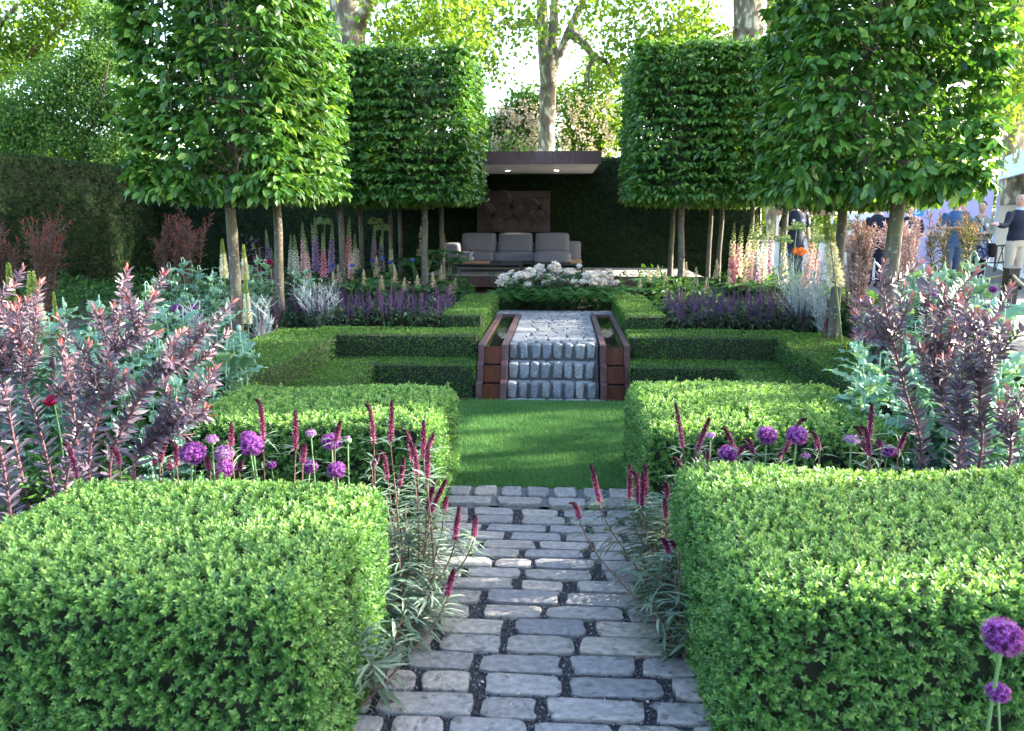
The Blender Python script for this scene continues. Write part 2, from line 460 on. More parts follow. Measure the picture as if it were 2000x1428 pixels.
setts = [sett_mesh(1, .5, .2, 100 + i, .02, True, .6, 4.4).mesh('sett', M['sett'], True) for i in range(9)]
rects = []
def sett(x, y, L, W, z, H, parent, k=None, name='sett', rz=None):
    o = bpy.data.objects.new(name, setts[RS.randint(len(setts))] if k is None else k)
    link(o, parent)
    o.location = (x, y, z); o.scale = (L, W / .5, H / .2)
    o.rotation_euler = (RS.normal() * .008, RS.normal() * .008, (RS.normal() * .012 if rz is None else rz) + (np.pi if RS.rand() < .5 else 0))
    rects.append((x, y, L / 2, W / 2))
    return o
rows = [4.405, 4.285, 4.164, 4.055, 3.941, 3.826, 3.717, 3.598, 3.480, 3.365, 3.230, 3.105, 2.967, 2.83, 2.696, 2.555, 2.415, 2.28, 2.145, 2.01, 1.87]
xoff = [.20, .07, .25, .12, .02, .18, .05, .22, .09, .26, .03, .14, .25, .1, .2, .02, .17, .07, .22, .12]
for i in range(len(rows) - 1):
    y1, y0 = rows[i], rows[i + 1]
    x = PX0 - .22 + xoff[i] * .9
    while x < PX1 + .02:
        L = RS.choice([.19, .23, .26, .28, .31, .34]) + RS.uniform(-.015, .015)
        g = RS.uniform(.018, .042) + (.035 if RS.rand() < .15 else 0)
        if x + L > PX0 - .02:
            sett(x + L / 2, (y0 + y1) / 2 + RS.uniform(-.006, .006), L, (y1 - y0) - RS.uniform(.012, .026), -.012, .030 + RS.uniform(-.004, .005), path)
        x += L + g
x = PX0 + .02
while x < PX1:                                   # kerb: heads against the lawn, then stretchers
    L = RS.uniform(.115, .155); sett(x + L / 2, 4.645, L, .155, -.01, .052, path, rz=RS.normal() * .02); x += L + RS.uniform(.025, .045)
x = PX0
while x < PX1:
    L = RS.uniform(.22, .32); sett(x + L / 2, 4.482, L, .115, -.01, .050, path); x += L + RS.uniform(.02, .04)
# gravel
n = 26000
gp = np.stack([RS.uniform(PX0 - .05, PX1 + .05, n), RS.uniform(1.8, 4.41, n), np.zeros(n)], 1)
rc = np.array([r for r in rects if r[1] < 4.42])
ok = np.ones(n, bool)
for (cx, cy, hx, hy) in rc:
    ok &= ~((np.abs(gp[:, 0] - cx) < hx * .97) & (np.abs(gp[:, 1] - cy) < hy * .94))
gp = gp[ok]
def chips(mb, P, r, tint):
    n = len(P)
    o = np.array([(1,0,0),(-1,0,0),(0,1,0),(0,-1,0),(0,0,1),(0,0,-1)], float)
    f = np.array([(0,2,4),(2,1,4),(1,3,4),(3,0,4),(2,0,5),(1,2,5),(3,1,5),(0,3,5)])
    A = nrm(RS.normal(size=(n, 3))); B = nrm(np.cross(A, RS.normal(size=(n, 3)))); C = np.cross(A, B)
    rot = np.stack([A, B, C], 1)
    sc = r[:, None, None] * RS.uniform(.55, 1.2, (n, 6, 1))
    V = P[:, None] + np.einsum('kj,nji->nki', o, rot) * sc
    return mb.add(V.reshape(-1, 3), (f[None] + (np.arange(n) * 6)[:, None, None]).reshape(-1, 3), 0, np.repeat(tint, 8))
mb = MB(); rr = RS.uniform(.0028, .0062, len(gp)); gp[:, 2] = .002 + RS.uniform(0, .007, len(gp))
chips(mb, gp, rr, RS.rand(len(gp)) ** 1.3)
tag(mb.obj('gravel', M['gravel']), 'dark slate gravel filling the joints between the path setts', 'gravel', kind='stuff')

# ------------------------------------------------------------------ lawn
slab('lawn', M['lawn'], -1.9, 1.9, 4.745, 7.17, -.05, .012)
n = 110000
P = np.stack([RS.uniform(-1.05, .95, n), RS.uniform(4.74, 7.2, n), np.full(n, .01)], 1)
P = P[(P[:, 1] > 4.76 - .03 * np.sin(P[:, 0] * 9)) & (P[:, 1] < 7.185)]
n = len(P)
D = nrm(np.stack([RS.normal(size=n) * .55, RS.normal(size=n) * .55 - .1, np.ones(n)], 1))
mb = MB(); pt = .5 + .22 * np.sin(P[:, 0] * 5 + 1) * np.sin(P[:, 1] * 4)
leaves(mb, P, D, rnd_dir(n), RS.uniform(.022, .044, n), RS.uniform(.003, .005, n), 'd1', tint=np.clip(pt + RS.normal(size=n) * .22, 0, 1))
tag(mb.obj('lawn_grass', M['grass']), 'short mown green grass of the small lawn before the steps', 'grass', kind='stuff')

# ------------------------------------------------------------------ steps, upper path
steps = thing('stone_steps', 'three rough granite sett steps between the rusty water rills', 'steps')
mb = MB()
box(mb, -.44, .46, 7.33, 7.47, -.02, .150); box(mb, -.44, .46, 7.473, 7.62, -.02, .318); box(mb, -.44, .46, 7.623, 7.76, -.02, .482)
mb.obj('mortar_core', M['mortar'], steps)
sm = []
for i in range(8):
    mb = MB(); rbox(mb, -.5, .5, -.5, .5, 0, 1, .2, 8, rough=.012, seed=300 + i)
    v_ = mb.v[0]; rs2 = np.random.RandomState(900 + i); a_, b_ = rs2.uniform(3, 7, (2, 3)), rs2.uniform(0, 6, (2, 3))
    v_ += .055 * np.stack([np.sin(v_[:, 1] * a_[0, 0] + v_[:, 2] * a_[1, 0] + b_[0, 0]), np.sin(v_[:, 0] * a_[0, 1] + v_[:, 2] * a_[1, 1] + b_[0, 1]), .5 * np.sin(v_[:, 0] * a_[0, 2] + b_[0, 2])], 1)
    v_[:, 0] *= .84 + .16 * np.clip(v_[:, 2] * 1.6, 0, 1)
    sm.append(mb.mesh('granite_sett', M['granite'], True))
def block(x, y, z, L, W, H, parent, name='granite_sett'):
    o = bpy.data.objects.new(name, sm[RS.randint(8)]); link(o, parent)
    o.location = (x, y, z); o.scale = (L, W, H); o.rotation_euler = (RS.normal() * .02, RS.normal() * .02, RS.choice([0, np.pi]) + RS.normal() * .02)
    return o
for k, (yf, z0, z1) in enumerate(((7.29, -.005, .163), (7.437, .165, .333), (7.587, .335, .497))):
    x = -.427
    for j in range(8):
        L = RS.uniform(.074, .097)
        block(x + L / 2, yf + .05 + RS.uniform(-.006, .006), z0 + .012 + RS.uniform(-.003, .004), L, .105, z1 - z0 - .008 + RS.uniform(-.006, .006), steps); x += .1105 + RS.uniform(-.004, .004)
    x = -.43
    while x < .40 and k > 0:
        L = min(RS.uniform(.15, .24), .45 - x); block(x + L / 2, yf - .037, z0 - .03, L - .02, .056, .034, steps, 'tread_sett'); x += L
x = -.43
while x < .42:
    L = RS.uniform(.15, .23); block(x + L / 2, 7.225, -.02, L - .02, .07, .045, steps, 'tread_sett'); x += L
up = MB(); box(up, -.43, .47, 7.762, 9.92, .2, .484); box(up, -.80, .84, 9.923, 10.44, .2, .484)
up = structure(up.obj('upper_path', M['mortar']))
upm = [sett_mesh(1, .5, .2, 500 + i, .02, i % 2 == 0, .35, 7.).mesh('upper_sett', M['granite'], True) for i in range(6)]
def urow(y0, y1, xa, xb):
    x = xa
    while x < xb - .04:
        L = min(RS.uniform(.13, .24), xb - x)
        sett(x + L / 2, (y0 + y1) / 2, L - .004, (y1 - y0) - .004, .47, .030 + RS.uniform(-.002, .002), up, upm[RS.randint(6)], 'upper_sett')
        x += L + (RS.uniform(.012, .034) if RS.rand() < .45 else .003)
y = 7.70
while y < 9.90:
    h = RS.uniform(.095, .115); urow(y, min(y + h, 9.92), -.42, .46); y += h
while y < 10.40:
    h = RS.uniform(.095, .115); urow(y, y + h, -.79, .83); y += h

# ------------------------------------------------------------------ rills
M['water'], nt_, b_, o_ = mat('rill_water')
b_.inputs['Base Color'].default_value = (.012, .014, .010, 1); b_.inputs['Roughness'].default_value = .03; b_.inputs['Specular IOR Level'].default_value = .6
n_ = N(nt_, 'ShaderNodeTexNoise', Scale=9.0, Detail=2.0); bp_ = N(nt_, 'ShaderNodeBump', Strength=.06, Distance=.02)
nt_.links.new(n_.outputs[0], bp_.inputs['Height']); nt_.links.new(bp_.outputs[0], b_.inputs['Normal'])
def rill(x0, x1, label):
    t = thing('water_rill', label, 'water rill')
    tk = .058
    for xa, xb in ((x0, x0 + tk), (x1 - tk, x1)):
        mb = MB()
        prof = [(7.20, -.02), (7.20, .175), (7.325, .19), (7.325, .33), (7.44, .36), (7.44, .515), (9.93, .515), (9.93, -.02)]
        v = [(xa, y, z) for y, z in prof] + [(xb, y, z) for y, z in prof]; k = len(prof)
        mb.add(v, [(i, (i + 1) % k, (i + 1) % k + k, i + k) for i in range(k)])
        # side faces split into convex quads
        S = [(0, 1, 2, 7), (2, 3, 4, 7), (4, 5, 6, 7)]
        mb.add(v, [tuple(reversed(s)) for s in S]); mb.add(v, [tuple(i + k for i in s) for s in S])
        mb.obj('side_wall', M['copper'], t)
    for (yf, z0, z1) in ((7.235, -.01, .150), (7.36, .155, .315), (7.475, .32, .490)):
        mb = MB(); box(mb, x0 + tk + .002, x1 - tk - .002, yf, yf + .012, z0, z1)
        box(mb, x0 + tk + .002, x1 - tk - .002, yf - .012, yf - .001, z1 - .006, z1 + .002); mb.obj('weir_plate', M['corten'], t)
    for (ya, yb, z) in ((7.249, 7.358, .148), (7.374, 7.473, .313), (7.489, 9.90, .492)):
        mb = MB(); mb.add([(x0 + tk, ya, z), (x1 - tk, ya, z), (x1 - tk, yb, z), (x0 + tk, yb, z)], [(0, 1, 2, 3)]); mb.obj('water_surface', M['water'], t)
    mb = MB(); box(mb, x0 + tk + .002, x1 - tk - .002, 9.902, 9.93, .2, .513); mb.obj('end_wall', M['copper'], t)
rill(-.725, -.435, 'rust coloured stepped water rill on the left of the stone steps')
rill(.475, .765, 'rust coloured stepped water rill on the right of the stone steps')
mb = MB(); box(mb, -1.9, -.73, 7.172, 7.186, -.03, .035); tag(mb.obj('lawn_edging', M['copper']), 'low rusty steel edging strip left of the left rill', 'edging')
mb = MB(); box(mb, .77, 1.9, 7.172, 7.186, -.03, .035); tag(mb.obj('lawn_edging', M['copper']), 'low rusty steel edging strip right of the right rill', 'edging')

# ------------------------------------------------------------------ clipped hedges
def surf(n, b, faces, r, warp=.012, seed=0):
    """n points on the wanted faces of box b, edges rounded by r, gently uneven; returns points, normals"""
    x0, x1, y0, y1, z0, z1 = b
    lo, hi = np.array([x0, y0, z0]), np.array([x1, y1, z1])
    ext = hi - lo
    A = {'t': ext[0] * ext[1], 'f': ext[0] * ext[2], 'b': ext[0] * ext[2], 'l': ext[1] * ext[2], 'r': ext[1] * ext[2], 'u': ext[0] * ext[1]}
    tot = sum(A[f] for f in faces)
    out = []
    for f in faces:
        k = int(round(n * A[f] / tot)); p = lo + RS.rand(k, 3) * ext
        if f == 't': p[:, 2] = z1
        if f == 'u': p[:, 2] = z0
        if f == 'f': p[:, 1] = y0
        if f == 'b': p[:, 1] = y1
        if f == 'l': p[:, 0] = x0
        if f == 'r': p[:, 0] = x1
        out.append(p)
    p = np.concatenate(out)
    l2 = lo.copy(); l2[2] -= 1
    if 'u' in faces: l2 = lo
    q = np.clip(p, l2 + r, hi - r); d = nrm(p - q)
    p2 = q + d * r
    ph = seed * 1.7
    wv = (np.sin(p[:, 0] * 5.1 + ph) + np.sin(p[:, 1] * 4.3 + ph * 2 + p[:, 0] * 2) + np.sin(p[:, 2] * 6.3 + ph * 3 + p[:, 0] * 3.3)) / 3 + RS.normal(size=len(p)) * .25
    return p2 + d * (wv * warp)[:, None], d
def inside(p, b, m=.0):
    return (p[:, 0] > b[0] + m) & (p[:, 0] < b[1] - m) & (p[:, 1] > b[2] + m) & (p[:, 1] < b[3] - m) & (p[:, 2] < b[5] - m)
def sprigs(mb, p, nn, pairs, L, W, step, kind, tint0, up=.35, loose=.35):
    n = len(p)
    d = nrm(nn + np.array([0, 0, up]) + RS.normal(size=(n, 3)) * loose)
    a = nrm(np.cross(d, rnd_dir(n))); b = np.cross(d, a)
    ln = RS.uniform(.7, 1.25, n)
    wild = (RS.rand(n) < .025) & (nn[:, 2] > .5); p = p + np.array([0, 0, 1.]) * (wild * RS.uniform(.012, .035, n))[:, None]
    base = p - d * (pairs * step * .62 * ln)[:, None]
    hue = RS.normal(size=n) * .13
    for k in range(pairs):
        s = a if k % 2 == 0 else b
        f = (k + 1) / pairs
        ang = R(72 - 42 * f)
        pos = base + d * (k * step * ln)[:, None]
        for sg in (1, -1):
            side = s * sg + RS.normal(size=(n, 3)) * .18
            D = d * math.cos(ang) + side * math.sin(ang)
            U = d * math.sin(ang) - side * math.cos(ang)
            sz = (1.0 - .35 * max(0, f - .7) / .3) * RS.uniform(.8, 1.15, n) * ln ** .5
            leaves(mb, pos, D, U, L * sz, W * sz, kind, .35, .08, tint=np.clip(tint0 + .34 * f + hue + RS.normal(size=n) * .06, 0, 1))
    return mb
def hedge(name, label, boxes, dens, cfg, cat='hedge', m='box', faces=None, r=.06, core=.05, up=.35, loose=.35, warp=.012, group=None, wild=0):
    t = thing(name, label, cat, group=group)
    mb, cb = MB(), MB()
    for i, b in enumerate(boxes):
        fc = faces[i] if faces else 'tflr'
        x0, x1, y0, y1, z0, z1 = b
        ar = sum({'t': (x1 - x0) * (y1 - y0), 'u': (x1 - x0) * (y1 - y0), 'f': (x1 - x0) * (z1 - z0), 'b': (x1 - x0) * (z1 - z0), 'l': (y1 - y0) * (z1 - z0), 'r': (y1 - y0) * (z1 - z0)}[f] for f in fc)
        p, nn = surf(int(ar * dens), b, fc, r, warp, seed=i + len(label))
        keep = np.ones(len(p), bool)
        for j, c in enumerate(boxes):
            if j != i: keep &= ~inside(p, c, .01)
        p, nn = p[keep], nn[keep]
        hole = np.sin(p[:, 0] * 17 + p[:, 2] * 13) * np.sin(p[:, 1] * 15 - p[:, 2] * 11) + RS.normal(size=len(p)) * .35
        low = (nn[:, 2] < .4)
        kp = ~(low & (hole > .92))
        p, nn = p[kp], nn[kp]
        cfg(mb, p, nn)
        box(cb, x0 + core, x1 - core, y0 + core, y1 - core, z0 - .02 - .002 * i, z1 - core - .0011 * i)  # solid dark box added inside to block light, in place of twigs
    mb.obj('foliage', M[m], t); cb.obj('shade_core', M['core'], t)
    return t, mb.tris()
NT = {}
near = lambda mb, p, nn: (sprigs(mb, p, nn, 5, .0235, .0120, .0086, 'd4', .16 + .24 * np.clip(nn[:, 2], 0, 1), .5, .36))  # near and mid tint upward sprigs paler: painted sky light plus new growth
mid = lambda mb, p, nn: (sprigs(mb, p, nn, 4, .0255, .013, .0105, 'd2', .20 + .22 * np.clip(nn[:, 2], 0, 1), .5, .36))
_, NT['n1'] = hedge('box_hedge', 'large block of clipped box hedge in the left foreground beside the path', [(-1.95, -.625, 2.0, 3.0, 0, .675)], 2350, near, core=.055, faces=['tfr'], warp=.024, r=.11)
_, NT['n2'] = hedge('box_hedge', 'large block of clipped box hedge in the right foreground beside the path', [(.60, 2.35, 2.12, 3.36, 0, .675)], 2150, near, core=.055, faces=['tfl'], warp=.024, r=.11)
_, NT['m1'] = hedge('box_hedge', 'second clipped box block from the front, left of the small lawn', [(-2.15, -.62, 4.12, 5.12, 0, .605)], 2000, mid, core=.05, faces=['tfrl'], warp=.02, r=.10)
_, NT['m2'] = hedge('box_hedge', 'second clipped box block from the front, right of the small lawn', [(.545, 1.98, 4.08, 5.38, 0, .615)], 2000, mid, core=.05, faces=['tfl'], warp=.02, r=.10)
def fine(mb, p, nn):
    n = len(p); d = nrm(nn * .45 + np.array([0, 0, .3]) + RS.normal(size=(n, 3)) * .8)
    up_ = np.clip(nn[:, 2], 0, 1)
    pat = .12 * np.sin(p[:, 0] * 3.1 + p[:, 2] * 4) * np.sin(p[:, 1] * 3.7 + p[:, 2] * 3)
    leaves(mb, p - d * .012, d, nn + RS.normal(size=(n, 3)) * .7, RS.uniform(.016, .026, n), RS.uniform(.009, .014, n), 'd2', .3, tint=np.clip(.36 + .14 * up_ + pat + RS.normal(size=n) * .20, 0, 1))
g3 = 'box terraces beside the steps'
def tiers(s, side):
    def bx(xa, xb, *r): return (min(s * xa, s * xb), max(s * xa, s * xb), *r)
    o = .02 if s > 0 else 0
    inn = 'l' if s > 0 else 'r'; out = 'r' if s > 0 else 'l'
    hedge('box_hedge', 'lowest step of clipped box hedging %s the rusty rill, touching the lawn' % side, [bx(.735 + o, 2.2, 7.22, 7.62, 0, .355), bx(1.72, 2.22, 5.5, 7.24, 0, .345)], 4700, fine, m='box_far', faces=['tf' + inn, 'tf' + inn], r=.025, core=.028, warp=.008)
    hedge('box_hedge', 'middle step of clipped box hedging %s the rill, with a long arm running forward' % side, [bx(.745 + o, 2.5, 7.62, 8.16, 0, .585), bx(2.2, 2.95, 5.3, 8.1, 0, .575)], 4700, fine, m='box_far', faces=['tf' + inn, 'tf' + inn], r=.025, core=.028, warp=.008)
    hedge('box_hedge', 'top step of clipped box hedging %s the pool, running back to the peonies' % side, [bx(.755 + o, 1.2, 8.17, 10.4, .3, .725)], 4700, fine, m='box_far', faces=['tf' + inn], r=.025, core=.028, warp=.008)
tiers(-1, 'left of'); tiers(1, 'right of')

# yew
def yew(mb, p, nn):
    n = len(p); up_ = nrm(nn * .5 + RS.normal(size=(n, 3)) * .7 + np.array([0, 0, -.15]))
    a = nrm(np.cross(up_, rnd_dir(n)))
    t0 = np.clip(.28 + .25 * np.sin(p[:, 0] * 1.3 + 2) * np.sin(p[:, 2] * 2.1 + p[:, 1]) + RS.normal(size=n) * .22, 0, 1)
    for k in range(3):
        for sg in (-1, 1):
            leaves(mb, p + up_ * (k * .03 - .04), up_ * .5 + a * sg * .6 + RS.normal(size=(n, 3)) * .12, nn, .042, .015, 'd1', tint=t0)
hedge('yew_hedge', 'tall dark clipped yew hedge standing behind the grey sofa', [(-9.4, 4.25, 16.35, 17.3, .4, 2.95)], 680, yew, m='yew', faces=['tf'], r=.1, core=.07, warp=.04)
hedge('yew_hedge', 'tall dark clipped yew hedge along the left side of the border', [(-9.6, -8.55, 6.4, 16.3, 0, 2.72)], 800, yew, m='yew', faces=['trf'], r=.1, core=.07, warp=.05)

# ------------------------------------------------------------------ pleached hornbeams
def crown_mesh(seed, n_twig, hx, hy, hz, kind, faces='tuflr' + 'b'):
    mb = MB()
    p, nn = surf(n_twig, (-hx, hx, -hy, hy, -hz, hz), faces, .09, .03, seed)
    hole = np.sin(p[:, 0] * 4.2 + seed) * np.sin(p[:, 2] * 4.6 + seed * 2) * np.cos(p[:, 1] * 4.1) + RS.normal(size=len(p)) * .22
    keep = hole < .44
    p, nn = p[keep], nn[keep]
    # shingle layers: twigs gather on levels
    lev = .13; p[:, 2] += (np.round(p[:, 2] / lev) * lev - p[:, 2]) * .45 * (np.abs(nn[:, 2]) < .6)
    n = len(p)
    d = nrm(nn * .9 + RS.normal(size=(n, 3)) * np.array([.65, .65, .22]) + np.array([0, 0, -.05]))
    side = nrm(np.cross(d, np.array([0, 0, 1.0]) + RS.normal(size=(n, 3)) * .25))
    upv = np.cross(side, d)
    tw = RS.uniform(.75, 1.2, n); hue = RS.normal(size=n) * .13
    base = p - d * .165
    for k in range(6):
        f = k / 5.
        sg = 1 if k % 2 else -1
        pos = base + d * (.035 * k * tw)[:, None]
        D = d * (.45 + .5 * f) + side * sg * (.75 - .45 * f) + np.array([0, 0, -.42]) + RS.normal(size=(n, 3)) * .2
        U = upv + nn * .4 + RS.normal(size=(n, 3)) * .32
        sz = RS.uniform(.75, 1.12, n)
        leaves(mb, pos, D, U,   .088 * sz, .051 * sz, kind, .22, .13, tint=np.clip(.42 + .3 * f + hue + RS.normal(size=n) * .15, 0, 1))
    # sparse shade leaves within
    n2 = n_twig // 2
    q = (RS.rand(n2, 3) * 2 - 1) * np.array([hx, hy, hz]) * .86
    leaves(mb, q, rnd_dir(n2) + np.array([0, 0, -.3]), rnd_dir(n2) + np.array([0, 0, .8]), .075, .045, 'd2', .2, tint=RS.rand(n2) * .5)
    return mb
def limb_mesh(seed, hx, hy, hz):
    rs = np.random.RandomState(seed); mb = MB()
    for k in range(26):
        z = -hz * .85 + 1.75 * hz * rs.rand(); a = rs.rand() * 6.283
        L = rs.uniform(.35, .95) * hx
        e = np.array([math.cos(a) * L, math.sin(a) * L * hy / hx, z + rs.uniform(-.05, .35)])
        mid_ = e * np.array([.5, .5, 0]) + np.array([0, 0, z + rs.uniform(-.05, .12)])
        pts = spline([(0, 0, z - .1), mid_, e], 7)
        tube(mb, pts, np.linspace(.018, .005, 7), 5)
        for q in range(3):
            s = pts[rs.randint(2, 6)]; tube(mb, spline([s, s + rs.uniform(-.3, .3, 3)], 3), [.006, .004, .002], 3)
    tube(mb, [(0, 0, -hz), (0.02, .01, 0), (0, 0, hz * .9)], [.045, .035, .014], 8)
    for sx in (-.5, .5): tube(mb, [(hx * sx, -hy * .8, -hz * .8), (hx * sx, -hy * .8, hz * .8)], .008, 5)   # training canes
    return mb
HX, HY, HZ = .66, .66, .93
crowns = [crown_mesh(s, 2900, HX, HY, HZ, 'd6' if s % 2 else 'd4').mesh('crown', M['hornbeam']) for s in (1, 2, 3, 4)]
limbs = [limb_mesh(40 + s, HX * .9, HY * .9, HZ).mesh('limbs', M['bark']) for s in range(3)]
def trunk(px, py_list, Y, r, zb, zt, seed):
    pass
def hornbeam(cx, cy, zc, tx, label, group, r=.057, zb=0., hz=HZ, k=0, lean=0.):
    t = thing('pleached_hornbeam', label, 'tree', (tx, cy, zb), 0, group)
    mb = MB(); top = zc - hz - zb + .25
    pts = spline([(lean, 0, 0), (lean * .5 + RS.uniform(-.015, .015), .01, top * .35), (RS.uniform(-.02, .02), 0, top * .7), (0, 0, top)], 14)
    rad = r * np.linspace(1.08, .86, 14) * (1 + RS.uniform(-.03, .03, 14)); rad[-3] *= 1.06
    tube(mb, pts, rad, 12, wob=.03)
    mb.obj('trunk', M['bark'], t, True)
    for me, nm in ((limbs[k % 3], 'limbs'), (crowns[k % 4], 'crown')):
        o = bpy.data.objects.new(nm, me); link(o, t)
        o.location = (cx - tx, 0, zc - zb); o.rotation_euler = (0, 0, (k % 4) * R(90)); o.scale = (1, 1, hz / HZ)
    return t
hornbeam(-2.86, 6.93, 2.91, -2.93, 'large block-clipped hornbeam nearest the camera on the left of the lawn', None, .050, .1, .97, 0, .0)
hornbeam(-3.05, 8.45, 2.93, -3.06, 'block-clipped hornbeam directly behind the nearest one on the left', None, .050, .3, .95, 1)
hornbeam(2.43, 6.30, 2.97, 2.71, 'large block-clipped hornbeam nearest the camera on the right of the lawn', None, .062, .1, 1.04, 2, -.06)
hornbeam(2.82, 7.78, 2.83, 2.80, 'block-clipped hornbeam directly behind the nearest one on the right', None, .050, .3, .93, 3)
gb = 'square-headed hornbeams before the deck'
for s, sd_, xs in ((-1, 'left', ((-1.86, -1.90), (-3.20, -3.13), (-1.86, -1.86), (-3.22, -3.20), (-3.02, -3.02), (-3.1, -3.1))), (1, 'right', ((1.70, 1.79), (3.06, 3.23), (1.72, 1.84), (3.08, 3.10), (2.9, 2.9), (2.95, 2.95)))):
    ys = (11.2, 11.2, 12.6, 12.6, 14.0, 15.25)
    lb = ('front row square-headed hornbeam next to the pool path on the %s', 'front row square-headed hornbeam farther from the pool path on the %s', 'second row square-headed hornbeam nearer the sofa on the %s', 'second row square-headed hornbeam farther out on the %s', 'third row square-headed hornbeam on the %s', 'rearmost square-headed hornbeam before the yew on the %s')
    for i in range(6):
        hornbeam(xs[i][0], ys[i], 2.99, xs[i][1], lb[i] % sd_, gb,   .048 if i < 2 else .042, .45, .985, 1 + 2 * ((i + (s > 0)) % 2))
# ------------------------------------------------------------------ deck, canopy, relief
M['deck'] = stone_mat('deck_paving', (.20, .20, .20), (.33, .325, .315), (.45, .44, .42), .6)
M['soffit'] = plain('white_soffit', (.72, .71, .69), .7)
M['steel'] = plain('dark_steel', (.035, .037, .042), .45, .6)
M['lamp'] = plain('downlight_lens', (1., .93, .82), .4, emit=6.)
M['chrome'] = plain('downlight_ring', (.6, .6, .6), .3, .9)
M['fabric'] = plain('grey_upholstery', (.165, .16, .185), .9, spec=.2, bump=.25, bscale=260, var=.07, vscale=3)
M['teak'] = plain('teak_slat', (.36, .20, .095), .6, var=.3, vscale=14)
M['black_top'] = plain('black_tray', (.02, .02, .022), .5)
M['glass'], nt_, b_, o_ = mat('clear_glass')
b_.inputs['Base Color'].default_value = (.9, .95, .97, 1); b_.inputs['Roughness'].default_value = .03; b_.inputs['Transmission Weight'].default_value = .9; b_.inputs['IOR'].default_value = 1.3
ZD = .705
dk = thing('deck', 'raised stone deck with a red-brown metal fascia under the sofa', 'deck')
mb = MB(); box(mb, -2.4, 2.62, 13.83, 16.32, .62, ZD); mb.obj('paving', M['deck'], dk)
xs = [-2.4, -1.15, .1, 1.35, 2.6]
for a, b in zip(xs[:-1], xs[1:]):
    mb = MB(); box(mb, a + .003, b - .003, 13.79, 13.826, .515, .712); mb.obj('fascia_panel', M['copper'], dk)
mb = MB()
for x in (-2.2, -1, .2, 1.2):
    mb = MB(); box(mb, x, x + .1, 14.3, 14.4, .25, .619); mb.obj('joist', M['steel'], dk)
rw = thing('retaining_wall', 'low grey stone wall under the right end of the deck', 'wall')
for r_ in range(3):
    x = 1.25 + .1 * (r_ % 2)
    while x < 2.6:
        L = RS.uniform(.16, .30); block(x + L / 2, 13.95 + RS.uniform(-.01, .01), .22 + r_ * .125, L - .015, .14, .115, rw, 'wall_stone'); x += L
cp = thing('canopy', 'flat rust-purple canopy with a white soffit over the sofa', 'canopy')
RX0, RX1, RY0, RY1 = -2.75, .735, 13.2, 16.62
mb = MB(); box(mb, RX0 + .02, RX1 - .02, RY0 + .02, RY1, 2.645, 2.80); mb.obj('roof_deck', M['copper'], cp)
for a, b in ((RX0, -1.45), (-1.45, -.23), (-.23, .24), (.24, RX1)):
    mb = MB(); box(mb, a + .0025, b - .0025, RY0 - .012, RY0 + .018, 2.615, 2.825); mb.obj('fascia_panel', M['copper'], cp)
for x in (RX0 - .0, RX1 - .018):
    mb = MB(); box(mb, x, x + .018, RY0 + .0195, RY1 - .003, 2.615, 2.825); mb.obj('side_panel', M['copper'], cp)
mb = MB(); box(mb, RX0 + .03, RX1 - .028, RY0 + .03, RY1 - .01, 2.628, 2.642); mb.obj('soffit', M['soffit'], cp)
for px, py in ((992, 333.5), (998.5, 342.7), (1086.5, 332.8), (1086, 341.3)):
    p = on(px, py, 2.627)
    mb = MB(); th = np.linspace(0, 6.283, 17)[:-1]
    v = [(math.cos(t) * .075, math.sin(t) * .075, 0) for t in th] + [(math.cos(t) * .052, math.sin(t) * .052, -.006) for t in th]
    mb.add(v, [(i, (i + 1) % 16, 16 + (i + 1) % 16, 16 + i) for i in range(16)])
    ring = mb.obj('downlight', M['chrome'], cp, loc=p)
    mb = MB(); mb.add([(math.cos(t) * .05, math.sin(t) * .05, -.004) for t in th], [tuple(range(16))[::-1]]); mb.obj('lens', M['lamp'], ring)
for x in (-2.55, .5):
    mb = MB(); box(mb, x, x + .08, 16.52, 16.60, .3, 2.627); mb.obj('post', M['steel'], cp)
rl = thing('relief_panel', 'dark bronze relief of winged seed forms hanging on the yew hedge above the sofa', 'relief')
a_, b_ = at(932, 453, 16.2), at(1075, 373, 16.2)
mb = MB(); rbox(mb, a_[0], b_[0], 16.18, 16.23, a_[2], b_[2], .008, 4); mb.obj('back_plate', M['bronze'], rl)
for x in (a_[0] + .3, b_[0] - .3):
    mb = MB(); box(mb, x, x + .04, 16.232, 16.27, ZD, b_[2] - .05); mb.obj('rear_bracket', M['steel'], rl)
def wing(c, ang, L, W, lift, nfe=9):
    mb = MB(); d = np.array([math.cos(ang), 0, math.sin(ang)]); s = np.array([-d[2], 0, d[0]])
    for k in range(nfe):
        f = (k / (nfe - 1) - .5)
        dd = nrm(d + s * f * .85); ln = L * (1 - .5 * abs(f) ** 1.3)
        leaves(mb, np.array([c + np.array([0, -.012 - .004 * (k % 2) - lift * .2, 0]) + s * f * W * .25]), dd + np.array([0, -lift, 0]), np.array([[0, -1, 0.]]), ln, W * .42, 'd6', -.35, .12)
    return mb
X = lambda px, py: at(px, py, 16.17)
for (px, py, ang, L, W, lf) in ((996, 398, 2.35, .36, .28, .12), (1002, 411, -.35, .30, .26, .3), (997, 412, -2.3, .16, .16, .25), (967, 418, 2.5, .30, .22, .12), (960, 428, -.75, .34, .22, .3), (957, 428, -2.3, .14, .13, .2),
                               (1056, 404, 2.9, .36, .24, .12), (1054, 410, -1.55, .30, .2, .3), (1050, 411, -2.3, .22, .2, .2)):
    wing(X(px, py), ang, L, W, lf).obj('wing', M['bronze_high'], rl)
